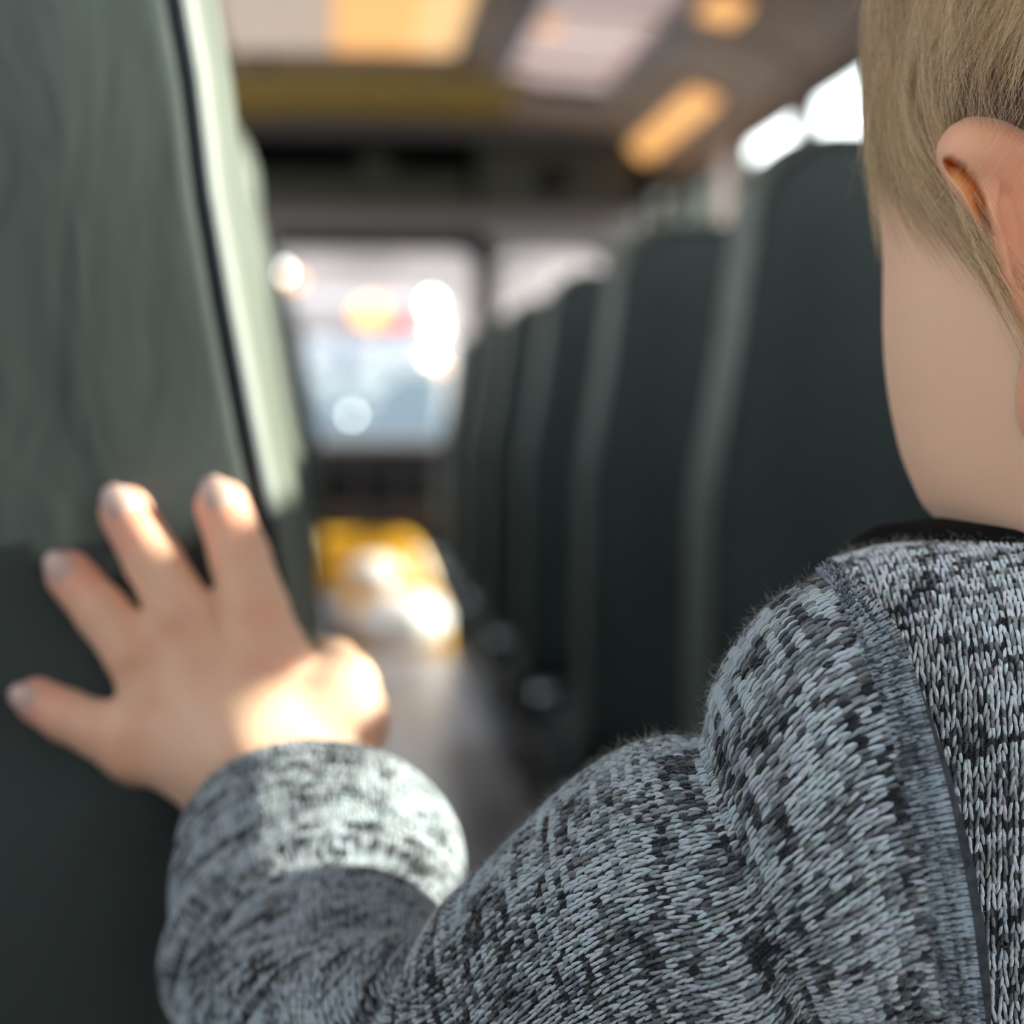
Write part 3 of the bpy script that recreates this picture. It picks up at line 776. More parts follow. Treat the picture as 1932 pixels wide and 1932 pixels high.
def ear_mesh(mirror=False):
    E = np.array([(1932, 243), (1880, 224), (1830, 219), (1790, 238), (1765, 278), (1770, 320), (1795, 360), (1840, 415), (1870, 455), (1882, 500), (1900, 560), (1922, 620), (1925, 680), (1913, 730), (1912, 785), (1935, 832), (1990, 832), (2030, 720), (2070, 560), (2080, 420), (2050, 320), (1990, 262)], float)
    K = np.array([(1774, 298), (1795, 297), (1822, 312), (1846, 338), (1860, 368), (1870, 402), (1876, 440), (1868, 446), (1845, 414), (1820, 382), (1795, 345), (1782, 322)], float)
    lip = np.array([(1795, 297), (1822, 312), (1846, 338), (1860, 368), (1870, 402), (1876, 440)], float)
    ridge = np.array([(1872, 400), (1884, 450), (1900, 510), (1925, 580), (1950, 650)], float)
    ctr = np.array([1960, 520.])
    ang = np.unwrap(np.arctan2(E[:, 1]-ctr[1], E[:, 0]-ctr[0])); rad = np.linalg.norm(E-ctr, axis=1)
    if ang[-1] < ang[0]: ang = ang[::-1]; rad = rad[::-1]
    aa = np.concatenate([ang-2*math.pi, ang, ang+2*math.pi]); ra = np.concatenate([rad]*3)
    NA = 300; ph = np.linspace(ang[0], ang[0]+2*math.pi, NA, endpoint=False)
    # smooth radius: interpolate then box filter
    r0 = np.interp(ph, aa, ra); ker = np.hanning(9); ker /= ker.sum()
    r0 = np.convolve(np.concatenate([r0[-8:], r0, r0[:8]]), ker, 'same')[8:-8]
    ts = np.concatenate([np.linspace(.02, .985, 90), np.linspace(.988, 1.0, 6)])
    def segd(P, A, B):
        ab_ = B-A; t = np.clip(((P-A)@ab_)/(ab_@ab_), 0, 1); return np.linalg.norm(P-(A+t[:, None]*ab_), axis=1)
    def polyd(P, L_, closed):
        n_ = len(L_); d = np.full(len(P), 1e9)
        for i in range(n_ if closed else n_-1): d = np.minimum(d, segd(P, L_[i], L_[(i+1) % n_]))
        return d
    def inside(P, L_):
        c = np.zeros(len(P), bool); n_ = len(L_)
        for i in range(n_):
            x1, y1 = L_[i]; x2, y2 = L_[(i+1) % n_]
            m = ((y1 > P[:, 1]) != (y2 > P[:, 1])) & (P[:, 0] < (x2-x1)*(P[:, 1]-y1)/(y2-y1+1e-9)+x1); c ^= m
        return c
    Eo = ctr+np.stack([np.cos(ph), np.sin(ph)], 1)*r0[:, None]
    P = (ctr+ts[:, None, None]*(Eo-ctr)[None]).reshape(-1, 2)
    dE = polyd(P, Eo, True)
    rim = np.clip(dE/34, 0, 1); h = .0085*np.sqrt(1-(1-rim)**2)         # towards the camera
    inK = inside(P, K); dK = polyd(P, K, True); dL = polyd(P, lip, False)
    hid = np.where(inK, np.clip(dK/9.0, 0, 1)*np.clip(1-dL/44, .12, 1)*.0085, 0)
    h = h-hid
    bulge = np.exp(-((P[:, 0]-1850)/60)**2-((P[:, 1]-285)/45)**2); h = h+.0020*bulge
    dR = polyd(P, ridge, False); h = h+.0018*np.exp(-(dR/14)**2)-.0012*np.exp(-((dR-38)/20)**2)*(P[:, 0] > 1885)
    base = .3955+(P[:, 0]-1765)/300*(-.010)+(P[:, 1]-220)/600*.004
    d = base-h
    V = unp(P[:, 0], P[:, 1], d)
    col = np.ones((len(P), 3))*np.array([.98, .80, .74])
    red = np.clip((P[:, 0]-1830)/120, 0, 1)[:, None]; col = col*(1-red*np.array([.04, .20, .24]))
    wK = (np.clip(dK/9, 0, 1)*inK)[:, None]; col = (1-wK)*col+wK*(np.array([1.05, .66, .30])*np.ones((len(P), 1))*(1-.35*np.clip(1-dL/26, 0, 1))[:, None]+np.clip((dL-22)/22, 0, 1)[:, None]*np.array([.05, .30, .44]))  # hollow painted with orange light shining through, and shade under the lip
    nt_ = len(ts); extra = []; ecol = []
    for sc_, dz in ((.99, .004), (.965, .010), (.92, .020), (.85, .034)):
        Q = ctr+(Eo-ctr)*sc_; dd = base.reshape(nt_, NA)[-1]+dz; extra.append(unp(Q[:, 0], Q[:, 1], dd)); ecol.append(np.ones((NA, 3))*np.array([.95, .72, .64]))
    V = np.concatenate([V]+extra); col = np.concatenate([col]+ecol); nt_ += 4
    idx = np.arange(nt_*NA).reshape(nt_, NA)
    q = np.stack([idx[:-1], idx[1:], np.roll(idx[1:], -1, 1), np.roll(idx[:-1], -1, 1)], -1).reshape(-1, 4)
    if mirror:   # reflect across the head's middle plane
        c = np.array([XC, 0, ZC]); l_ = lat
        V = V-2*((V-c)@l_)[:, None]*l_; q = q[:, ::-1]
    return c2w(V), q, col
for mir in (False, True):
    ev, ef, et = ear_mesh(mir); bodyV.append(ev); bodyF.append(ef); bodyT.append(et)

# ---- hidden body under the clothes, right arm and hand
XM = .182                         # middle of the torso (camera metres)
def cw(x, y, z): return c2w(np.array([x, y, z]))   # camera metres, y down
RW = cw(XM+.155, .22, .43)       # right wrist
def body_fn(Q):
    d = cap(Q, cw(XM, .05, .43), cw(XM, -.01, .43), .034, .032)
    d = smin(d, cap(Q, cw(XM-.05, .07, .43), cw(XM+.05, .07, .43), .042, .042), .03)
    d = smin(d, cap(Q, cw(XM, .10, .43), cw(XM, .32, .43), .055, .055), .03)
    for s in (-1, 1):
        d = smin(d, cap(Q, cw(XM+s*.04, .34, .43), cw(XM+s*.045, .60, .435), .045, .03), .02)
        d = smin(d, cap(Q, cw(XM+s*.045, .60, .435), cw(XM+s*.045, .80, .43), .028, .02), .01)
    return d
v_, f_ = surface_nets(cw(XM-.2, .86, .30).clip(-9, 9)-.06, cw(XM+.2, -.08, .52)+.06, .007, body_fn)
bodyV.append(v_); bodyF.append(f_); bodyT.append(np.ones((len(v_), 3)))
def rhand_fn():
    w0 = RW; dn = np.array([0, .02, -1.])
    def P(x, y, z): return w0+np.array([x, y, z])
    def fn(Q):
        d = cap(Q, P(-.003, 0, .045), P(0, 0, 0), .017, .015)
        for k, (dx, ln) in enumerate(((.0, .045), (.0, .05), (.0, .047), (.0, .038))):
            yk = .022-k*.0145
            d = smin(d, cap(Q, P(0, 0, -.005), P(0, yk*.9, -.055), .012, .0085), .01)
            fd = cap(Q, P(0, yk, -.055), P(-.004, yk*1.05, -.055-ln*.5), .0078, .007)
            fd = smin(fd, cap(Q, P(-.004, yk*1.05, -.055-ln*.5), P(-.013, yk*1.05, -.055-ln), .007, .006), .002)
            d = smin(d, fd, .004)
        th = smin(cap(Q, P(0, .012, -.012), P(-.008, .034, -.035), .011, .0085), cap(Q, P(-.008, .034, -.035), P(-.012, .038, -.062), .0085, .0065), .004)
        return smin(d, th, .006)
    return fn
v_, f_ = surface_nets(RW+np.array([-.05, -.06, -.13]), RW+np.array([.05, .07, .11]), .0022, rhand_fn())
bodyV.append(v_); bodyF.append(f_); bodyT.append(np.ones((len(v_), 3)))
off = 0; FF = []
for v_, f_ in zip(bodyV, bodyF): FF.append(f_+off); off += len(v_)
body = kid(new_mesh('body', np.concatenate(bodyV), np.concatenate(FF), M['skin'], cols=np.concatenate(bodyT)))

# nails, eyes, lips
for L_ in fingers:
    tip, r = L_[-1]; prev = L_[-2][0]; ax = Vector(tip-prev).normalized(); nrm = Vector((0, -1, 0)); sd_ = ax.cross(nrm).normalized(); nrm = sd_.cross(ax).normalized()
    c = Vector(tip)+nrm*(r*.80)+ax*r*.25
    v = []; f = []
    for i in range(6):
        for k in range(10):
            t = i/5*math.pi/2; a = 2*math.pi*k/10
            v.append(c+sd_*math.cos(a)*math.sin(t)*r*.62+ax*math.sin(a)*math.sin(t)*r*.85+nrm*math.cos(t)*r*.25)
    for i in range(5):
        for k in range(10): f.append([i*10+k, (i+1)*10+k, (i+1)*10+(k+1) % 10, i*10+(k+1) % 10])
    kid(new_mesh('fingernail', [tuple(q) for q in v], f, M['nail']))
def face_pt(azv, py, out):
    w_ = float(headW(py)); a = w_/math.sqrt(cT*cT+1.3924*sT*sT); b_ = 1.18*a
    p = np.array([XC, (py-966)/FPX*ZC, ZC])+b_*math.cos(azv)*fro+a*math.sin(azv)*lat
    p += (math.cos(azv)*fro+math.sin(azv)*lat)*out; return c2w(p)
for s in (-1, 1):
    b = MB(); b.ball(face_pt(s*.38, 250, -.018), .0115, 12); eo = kid(b.build('eye', M['eye_white'], None, True))
    b = MB(); b.ball(face_pt(s*.36, 250, -.0105), .0052, 8); kid(b.build('iris', M['iris'], None, True), eo)
for py in (735, 785):
    b = MB(); b.tube([face_pt(a, py-(8 if py < 750 else -6)*math.cos(a*8), .0-.004*abs(a)*3) for a in np.linspace(-.22, .22, 9)], [.001, .0025, .0035, .004, .004, .004, .0035, .0025, .001], 8); kid(b.build('lip', M['lip'], None, True))

# ---- hair
def head_depth(px, py, o):
    """depth of the near surface of the skull grown by o (arrays); clamps at the outline"""
    z = np.full(px.shape, ZC-.05)
    w_ = headW(py)+o; a = w_/math.sqrt(cT*cT+1.3924*sT*sT); b_ = 1.18*a
    for _ in range(4):
        x = (px-966)/FPX*z-XC
        # (x*lx+z*lz)^2/a^2 + (x*fx+z*fz)^2/b^2 = 1
        A = lat[2]**2/a**2+fro[2]**2/b_**2; B = 2*x*(lat[0]*lat[2]/a**2+fro[0]*fro[2]/b_**2); Cc = x*x*(lat[0]**2/a**2+fro[0]**2/b_**2)-1
        disc = B*B-4*A*Cc; zz = (-B-np.sqrt(np.maximum(disc, 0)))/(2*A)
        z = .5*z+.5*(ZC+zz)
    return z
def hair_field(px, py):
    gx = np.interp(px, [1600, 1700, 1800, 1900, 2200], [.02, -.05, -.28, -.48, -.55])*np.interp(py, [-400, 100, 260, 420], [1, 1, .2, 0])
    gr = np.interp(px, [1620, 1680, 1760, 1900], [.28, .42, .60, .55])*np.interp(py, [120, 260, 380, 520], [0, .55, 1.0, 1.15])
    return gx+gr
TONES = []
def strands(N, px0, px1, py0, py1, lmin, lmax, omin, omax, jit, steps=11, lift=0.0, wav=5, below=None, clump=14, spread=9):
    per = clump; nc_ = N//per
    px = np.repeat(rng.uniform(px0, px1, nc_), per); py = np.repeat(rng.uniform(py0, py1, nc_), per); N = nc_*per
    cid = np.repeat(np.arange(nc_), per)
    if below is not None:
        k = below(px, py); px, py, cid = px[k], py[k], cid[k]; N = len(px)
    cr_ = lambda a, b_: rng.uniform(a, b_, nc_)[cid]
    o = np.clip(cr_(omin, omax)+rng.normal(0, .0003, N), .0003, 1)
    px = px+rng.normal(0, spread, N); py = py+rng.normal(0, 18, N)
    L_ = (cr_(lmin, lmax)*rng.uniform(.8, 1.1, N))/steps; j = rng.normal(0, jit, nc_)[cid]+rng.normal(0, jit*.35, N); ph = cr_(0, 6.28); am = rng.normal(0, 1, nc_)[cid]*wav+rng.normal(0, 1.5, N)
    TONES.append(np.clip(rng.beta(1.4, 1.4, nc_)[cid]+rng.normal(0, .16, N), 0, 1))
    out = np.zeros((N, steps+1, 3)); x, y = px.copy(), py.copy(); zlast = None
    for s in range(steps+1):
        t = s/steps
        oo = o+lift*t*t*rng.uniform(.6, 1.0, 1)
        xw = x+am*np.sin(ph+t*4.0)
        z = head_depth(xw, y, oo)-oo*.25
        # keep inside the grown outline
        lim = CX-(headW(y)+oo)*HPX
        xw2 = np.maximum(xw, lim+2)
        out[:, s] = unp(xw2, y, z)
        g = hair_field(x, y)+j
        n_ = np.sqrt(1+g*g); x = x+g/n_*L_; y = y+L_/n_
    return out
def hair_obj(name, packs, radii, m, parent, kind='stuff'):
    tot = sum(p.shape[0] for p in packs); sizes = np.concatenate([np.full(p.shape[0], p.shape[1]) for p in packs]).astype(int)
    hc = bpy.data.hair_curves.new(name); hc.add_curves(sizes.tolist())
    pos = np.concatenate([c2w(p.reshape(-1, 3)) if True else p for p in packs]).astype(np.float32)
    hc.attributes['position'].data.foreach_set('vector', pos.ravel())
    rad = np.concatenate([np.tile(np.linspace(1, .35, p.shape[1]), p.shape[0])*r for p, r in zip(packs, radii)]).astype(np.float32)
    at = hc.attributes.get('radius') or hc.attributes.new('radius', 'FLOAT', 'POINT')
    at.data.foreach_set('value', rad)
    if m is M['hair']:
        ta = hc.attributes.new('tone', 'FLOAT', 'CURVE'); ta.data.foreach_set('value', np.concatenate(TONES+[np.full(packs[4].shape[0], .85), np.full(packs[5].shape[0], .8), np.repeat(rng.beta(1.6, 1.6, packs[6].shape[0]//8+1), 8)[:packs[6].shape[0]]]).astype(np.float32))
    hc.materials.append(m); o = bpy.data.objects.new(name, hc); COL.objects.link(o); o['kind'] = kind
    return kid(o, parent)
def zone(px, py):
    """roots allowed: above hairline, thin just above the ear"""
    lim = np.interp(px, [1600, 1690, 1740, 1800, 1850, 1900, 1935, 2300], [230, 280, 360, 430, 495, 545, 600, 640])
    ear = (px > 1775) & (py > -150+np.repeat(rng.normal(0, 50, len(px)//14+1), 14)[:len(px)]) 
    front = (px < 1790+(py-230)*.28)
    return (py < lim) & (~ear | (front & (py > 40)))
P1 = strands(17000, 1600, 2250, -420, 560, 150, 330, .0006, .0045, .07, below=zone)
P2 = strands(5000, 1600, 2250, -420, 430, 200, 420, .003, .0068, .13, below=zone)
P3 = strands(3000, 1780, 2150, -340, 0, 170, 300, .002, .007, .22, lift=.003, wav=3, clump=6, spread=5)      # loose ends above the ear
P4 = strands(70, 1632, 1800, -200, 260, 150, 300, .004, .008, .3, lift=.006, wav=12, clump=1)
P5 = []                                                                                             # strands over the ear
for k in range(34):
    x0 = rng.uniform(1880, 2060); y0 = rng.uniform(90, 240); ln = rng.uniform(140, 300); sl = rng.uniform(.35, .8)
    t = np.linspace(0, 1, 12); px_ = x0-sl*ln*t-rng.normal(0, 10)*t*t; py_ = y0+ln*t-20*t*t
    P5.append(unp(px_, py_, .377+.002*t))
P5 = np.array(P5)
# flyaways leaving the outline
def scalp(azv, py, out):
    w_ = np.interp(py, pys, wsm); w_ = np.maximum(w_, .004); a = w_/math.sqrt(cT*cT+1.3924*sT*sT); b_ = 1.18*a*np.where(np.cos(azv) < 0, np.interp(py, [600, 1050], [1, .78]), 1)
    p = np.array([XC, 0, ZC])+(b_*np.cos(azv))[..., None]*fro+(a*np.sin(azv))[..., None]*lat+((np.cos(azv))[..., None]*fro+(np.sin(azv))[..., None]*lat)*np.asarray(out)[..., None]
    p[..., 1] = (py-966)/FPX*ZC-np.clip((-650-py)/100, 0, 1)*out; return p
NF = 15000; a0 = np.repeat(rng.uniform(-math.pi, math.pi, NF//10), 10)+rng.normal(0, .03, NF); y0 = np.repeat(rng.uniform(-748, 900, NF//10), 10)+rng.normal(0, 20, NF)
ok = y0 < hairline(np.arctan2(np.sin(a0), np.cos(a0)), y0)-40; a0, y0 = a0[ok], y0[ok]; NF = len(a0)
o0 = rng.uniform(.0015, .0050, NF); FAR = np.zeros((NF, 10, 3)); ln = rng.uniform(250, 420, NF); tw = rng.normal(0, .05, NF)
fdir = np.sign(np.arctan2(np.sin(a0), np.cos(a0)))*-.10
for k_ in range(10):
    t = k_/9; FAR[:, k_] = scalp(a0+(tw+fdir*.6)*t, np.minimum(y0+ln*t, hairline(np.arctan2(np.sin(a0), np.cos(a0)), y0)+50), o0*(1-.35*t))
fx, fy = 966+FAR[..., 0]/FAR[..., 2]*FPX, 966+FAR[..., 1]/FAR[..., 2]*FPX
seen = ((fx > 1500) & (fx < 1990) & (fy > -60)).any(1)       # this side is groomed strand by strand above
FAR = FAR[~seen]
fly = []
for (x0, y0, x1, y1, x2, y2) in ((1640, -40, 1610, 20, 1562, 84), (1650, 60, 1630, 100, 1612, 150), (1640, 210, 1628, 260, 1600, 372), (1632, 120, 1600, 170, 1585, 200), (1650, 250, 1640, 300, 1622, 330), (1640, 0, 1620, 60, 1614, 110)):
    t = np.linspace(0, 1, 12)[:, None]; p = (1-t)**2*np.array([x0, y0])+2*t*(1-t)*np.array([x1, y1])+t*t*np.array([x2, y2])
    fly.append(unp(p[:, 0], p[:, 1], .43))
hair = hair_obj('hair', [P1, P2, P3, P4, P5, np.array(fly), FAR], [4.8e-5, 6.0e-5, 6.0e-5, 3.6e-5, 2.8e-5, 2.6e-5, 1.5e-4], M['hair'], None)
# underlayer so that no scalp shows through on the far side
# ---- knitwear
def cell_strands(P, keep, tone, rad=.235, hgt=.00085, segs=5, K=4, lightc=(.62, .68, .74), darkc=(.018, .020, .028), slant=.20, over=1.62):
    """P[col,row,3] grid in camera metres; one V stitch of two plump strands per cell"""
    A = P[:-1, :-1]; U = P[1:, :-1]-A; V = P[:-1, 1:]-A
    Nn = np.cross(U, V); Nn /= np.linalg.norm(Nn, axis=-1)[..., None]+1e-12
    nc, nr = A.shape[:2]
    ii, jj = np.nonzero(keep)
    A, U, V, Nn = A[ii, jj], U[ii, jj], V[ii, jj], Nn[ii, jj]
    lu = np.linalg.norm(U, axis=-1)[:, None]; ud = U/lu
    VV = []; CC = []
    for side in (-1, 1):
        ts = np.linspace(0, 1, segs)
        jitr = rng.normal(0, .07, (len(A), 1)); jv = rng.normal(0, .10, (len(A), 1)); lean = rng.normal(0, .05, (len(A), 1)); tn = tone[ii, jj, 0 if side < 0 else 1]
        rings = []
        for s, t in enumerate(ts):
            u = .5+side*(.13+slant*t)+jitr+lean*t; v = -.20+over*t+jv
            hh = hgt*(math.sin(math.pi*min(max(t, .02), .98))**.7-.5*t)
            c = A+U*u+V*v+Nn*(hh+.0001+.00025*jv)
            r = lu*rad*(math.sin(math.pi*(.08+.84*t))**.6)
            for k in range(K):
                a = 2*math.pi*k/K+math.pi/4
                rings.append(c+ud*(r*math.cos(a))+Nn*(r*.9*math.sin(a)))
        VV.append(np.stack(rings, 1))
        col = np.array(darkc)+(np.array(lightc)-np.array(darkc))*tn[:, None]
        col = col*(1+rng.normal(0, .035, (len(A), 3))*np.array([1, .8, 1]))
        CC.append(np.repeat(col[:, None], segs*K, 1))
    VV = np.concatenate(VV); CC = np.clip(np.concatenate(CC), .005, 1)
    base = []
    for s in range(segs-1):
        for k in range(K): base.append([s*K+k, s*K+(k+1) % K, (s+1)*K+(k+1) % K, (s+1)*K+k])
    base = np.array(base); n = len(VV)
    F = (np.arange(n)[:, None, None]*(segs*K)+base[None]).reshape(-1, 4)
    return VV.reshape(-1, 3), F, CC.reshape(-1, 3)
def tone_field(nc, nr, horiz=2.2, seed=0, bias=.68):
    """space-dyed yarn: each course is streaked along its length"""
    r = np.random.default_rng(seed); a = r.random((nc+40, nr))
    k = np.hanning(int(horiz*2)+3); k /= k.sum()
    sm = np.apply_along_axis(lambda q: np.convolve(q, k, 'same'), 0, a)[20:-20]
    sm = (sm-sm.mean())/sm.std()
    b_ = r.random((nc+20, nr+20)); k2 = np.hanning(9); k2 /= k2.sum()
    bl = np.apply_along_axis(lambda q: np.convolve(q, k2, 'same'), 0, b_); bl = np.apply_along_axis(lambda q: np.convolve(q, k2, 'same'), 1, bl)[10:-10, 10:-10]
    bl = (bl-bl.mean())/bl.std()
    t = np.stack([.8*sm+.45*bl+.95*r.normal(size=(nc, nr)), .8*sm+.45*bl+.95*r.normal(size=(nc, nr))], -1)
    return np.clip(bias+.34*t, 0, 1)**1.25
def facing(P, thr=-.35):
    A = P[:-1, :-1]; U = P[1:, :-1]-A; V = P[:-1, 1:]-A; N_ = np.cross(U, V); N_ /= np.linalg.norm(N_, axis=-1)[..., None]+1e-12
    vd = A/np.linalg.norm(A, axis=-1)[..., None]
    return (N_*vd).sum(-1) < -thr, N_, A
def grid_faces(nc, nr, wrap=False):
    idx = np.arange(nc*nr).reshape(nc, nr)
    a = idx; b_ = np.roll(idx, -1, 0) if wrap else None
    if wrap: return np.stack([a[:, :-1], b_[:, :-1], b_[:, 1:], a[:, 1:]], -1).reshape(-1, 4)
    return np.stack([idx[:-1, :-1], idx[1:, :-1], idx[1:, 1:], idx[:-1, 1:]], -1).reshape(-1, 4)

SEAM = np.array([(1556, 1070), (1580, 1093), (1613, 1135), (1655, 1205), (1690, 1300), (1718, 1400), (1745, 1500), (1766, 1600), (1785, 1700), (1805, 1850), (1816, 1940), (1822, 2060), (1822, 2300)], float)
def seam_x(py): return np.interp(py, SEAM[:, 1], SEAM[:, 0])

# torso grid: columns run down the back
def topy(x):
    d = abs(x-XM)
    # camera y (down) of the shoulder line
    return np.interp(d, [0, .035, .050, .065, .093, .108, .113, .118], [-.003, .0005, .0035, .0058, .0088, .0130, .0210, .040])
def torso_section(x, n_arc):
    d = abs(x-XM); hdp = .052*math.sqrt(max(1-(d/.135)**2, .02))**.8
    T_ = float(topy(x)); zc = .420; pts = []
    s_tot = math.pi*hdp/2; 
    out = []
    for s in n_arc:   # arc length from the ridge down the back (towards camera)
        if s < s_tot: a = s/hdp; out.append((x, T_+hdp-hdp*math.cos(a), zc-hdp*math.sin(a)))
        else: out.append((x, T_+hdp+(s-s_tot), zc-hdp-.002*math.sin((s-s_tot)*40)*math.exp(-((x-.12)/.05)**2)))
    return out
COLW, ROWH = .0023, .00185
xs = np.arange(XM-.117, XM+.118, COLW)
arc = np.arange(-.02, .34, ROWH)
def torso_grid(xs, arc):
    G = np.zeros((len(xs), len(arc), 3))
    for i, x in enumerate(xs): G[i] = torso_section(x, arc)
    return G
def sec_ext(x, arc):
    d = abs(x-XM); hdp = .052*math.sqrt(max(1-(d/.135)**2, .02))**.8; T_ = float(topy(x)); zc = .420
    q = math.pi*hdp/2; out = []
    for s in arc:
        if s < -q: out.append((x, T_+hdp+(-s-q), zc+hdp))
        elif s < q: a = s/hdp; out.append((x, T_+hdp-hdp*math.cos(a), zc-hdp*math.sin(a)))
        else: out.append((x, T_+hdp+(s-q), zc-hdp))
    return out
def px_of(G):
    return 966+G[..., 0]/G[..., 2]*FPX, 966+G[..., 1]/G[..., 2]*FPX
# full torso shell
xs_s = np.linspace(XM-.117, XM+.117, 60); arc_s = np.concatenate([np.linspace(-.43, -.1, 14), np.linspace(-.095, .11, 60), np.linspace(.12, .365, 20)])
Gs = np.array([sec_ext(x, arc_s) for x in xs_s])
sweater_v = c2w(Gs.reshape(-1, 3)); sweater_f = grid_faces(*Gs.shape[:2])
sweater = kid(new_mesh('sweater', sweater_v, sweater_f[:, ::-1], M['knit_base']))

# left sleeve stations: px, py, depth, radius, normal (image x, image y down, away), aspect (depth radius / image radius)
ST = [
 (1690, 1545, 0.3880, 0.0556, (-.96, .22, -.16), .72),
 (1600, 1560, 0.3880, 0.0520, (-.95, .28, -.06), .80),
 (1528, 1612, 0.3890, 0.0476, (-.94, .33, .00), .88),
 (1478, 1655, 0.3900, 0.0423, (-.93, .36, .06), .95),
 (1452, 1688, 0.3920, 0.0370, (-.92, .38, .10), .98),
 (1404, 1722, 0.3970, 0.0421, (-.90, .42, .14), .95),
 (1300, 1752, 0.4040, 0.0429, (-.89, .42, .18), .96),
 (1200, 1795, 0.4120, 0.0412, (-.86, .46, .22), 1.0),
 (1118, 1855, 0.4200, 0.0396, (-.83, .48, .28), 1.0),
 (1040, 1935, 0.4290, 0.0399, (-.78, .50, .36), 1.0),
 (930, 2030, 0.4410, 0.0418, (-.82, .28, .50), 1.0),
 (800, 2050, 0.4580, 0.0436, (-.68, -.20, .70), 1.0),
 (705, 1990, 0.4770, 0.0443, (-.42, -.50, .76), 1.0),
 (640, 1905, 0.4970, 0.0438, (-.25, -.55, .80), 1.0),
 (622, 1845, 0.5100, 0.0417, (-.18, -.52, .84), 1.0),
 (612, 1800, 0.5200, 0.0383, (-.14, -.50, .85), 1.0),
]
CU = [
 (606, 1835, 0.5130, 0.0414, (-.14, -.48, .86), 1.0),
 (603, 1822, 0.5140, 0.0448, (-.14, -.48, .86), 1.0),
 (606, 1795, 0.5170, 0.0445, (-.13, -.47, .87), 1.0),
 (604, 1740, 0.5230, 0.0424, (-.12, -.46, .88), 1.0),
 (602, 1670, 0.5300, 0.0424, (-.12, -.45, .89), 1.0),
 (602, 1612, 0.5370, 0.0406, (-.12, -.44, .90), 1.0),
 (590, 1598, 0.5395, 0.0394, (-.12, -.44, .90), 1.0),
 (592, 1612, 0.5380, 0.0371, (-.12, -.44, .90), 1.0),
 (598, 1680, 0.5310, 0.0365, (-.12, -.44, .90), 1.0),
]
def loft(stations, ncol, step, wrinkle=None, phase=0.0):
    S = np.array([[*unp(a, b_, c), r, *(np.array(n_)/np.linalg.norm(n_)), asp] for a, b_, c, r, n_, asp in stations])
    d = np.concatenate([[0], np.cumsum(np.maximum(np.linalg.norm(np.diff(S[:, :3], axis=0), axis=1), .0015))])
    tt = np.arange(0, d[-1], step); Q = catmull(d, S, tt)
    ang = np.linspace(0, 2*math.pi, ncol+1)+phase
    G = np.zeros((ncol+1, len(tt), 3))
    for j in range(len(tt)):
        c = Q[j, :3]; n_ = Q[j, 4:7]/np.linalg.norm(Q[j, 4:7]); r = Q[j, 3]; asp = Q[j, 7]
        e1 = np.cross(n_, [0, 0, 1]); e1 /= np.linalg.norm(e1)
        if e1[1] > 0: e1 = -e1              # points up in the image
        e2 = np.cross(n_, e1)
        if e2[2] > 0: e2 = -e2              # towards the camera
        rr = np.full(ncol+1, r)
        if wrinkle is not None: rr = rr+wrinkle(ang, tt[j], d[-1])
        G[:, j] = c+np.cos(ang)[:, None]*e1*rr[:, None]+np.sin(ang)[:, None]*e2*rr[:, None]*asp
    return G, d
def wr_sleeve(a, t, T_):
    w_ = np.zeros_like(a)
    for (t0, a0, sl, amp, wd) in ((.150, 1.0, .018, -.0045, .006), (.172, .9, .022, .0030, .008), (.190, .8, .02, -.0040, .006), (.120, 1.4, .02, -.0018, .007), (.085, 1.2, .012, -.0015, .006), (.225, 1.2, .01, .0022, .008)):
        w_ = w_+amp*np.exp(-((t-(t0+sl*(a-a0)))/wd)**2)*np.exp(-((a-a0)/1.3)**2)
    w_ = w_+.0008*np.sin(a*3+t*60)
    return w_
G1, D1 = loft(ST, 118, ROWH*1.03, wr_sleeve)
sl_v = c2w(G1[:-1].reshape(-1, 3)); sl = kid(new_mesh('sleeve', sl_v, grid_faces(G1.shape[0]-1, G1.shape[1], True), M['knit_base']), sweater)
G2, D2 = loft(CU, 108, ROWH*.95, lambda a, t, T_: .0006*np.sin(a*54)*0+.0012*np.sin(a*2+1+t*40))
kid(new_mesh('cuff', c2w(G2[:-1].reshape(-1, 3)), grid_faces(G2.shape[0]-1, G2.shape[1], True), M['knit_base']), sweater)

def layer(G, name, parent, mask=None, seed=0, wrap=False, flip=False, **kw):
    f_, N_, A = facing(G)
    # orient: make normals point at the camera side / outward
    keep = f_ if not flip else ~f_
    if mask is not None: keep = keep & mask(A)
    nc, nr = A.shape[:2]
    tone = tone_field(nc, nr, seed=seed)
    v, f, c = cell_strands(G, keep, tone, **kw)
    o = new_mesh(name, c2w(v), f, M['knit'], cols=c); o['kind'] = 'stuff'
    return kid(o, parent), keep
# torso stitches
Gt = np.array([sec_ext(x, np.arange(-.03, .27, ROWH)) for x in xs])
U = Gt[1:, :-1]-Gt[:-1, :-1]; V = Gt[:-1, 1:]-Gt[:-1, :-1]; s0 = np.cross(U, V)[10, 60]
if s0[2] > 0: Gt = Gt[::-1]
def tmask(A):
    px, py = px_of(A); return (px > seam_x(py)+18) & (px < 2350) & (py < 2150)
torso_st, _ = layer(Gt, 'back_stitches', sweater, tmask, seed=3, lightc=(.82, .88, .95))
def tmask_far(A):
    px, py = px_of(A); return ((px >= 2350) | (py >= 2150)) & ((px > seam_x(py)+18) | (py > 2150))
Gfar = np.array([sec_ext(x, np.arange(-.03, .362, ROWH)) for x in xs])
U = Gfar[1:, :-1]-Gfar[:-1, :-1]; V = Gfar[:-1, 1:]-Gfar[:-1, :-1]
if np.cross(U, V)[10, 60][2] > 0: Gfar = Gfar[::-1]
layer(Gfar, 'lower_back_stitches', sweater, tmask_far, seed=3, lightc=(.82, .88, .95), segs=4, K=3)
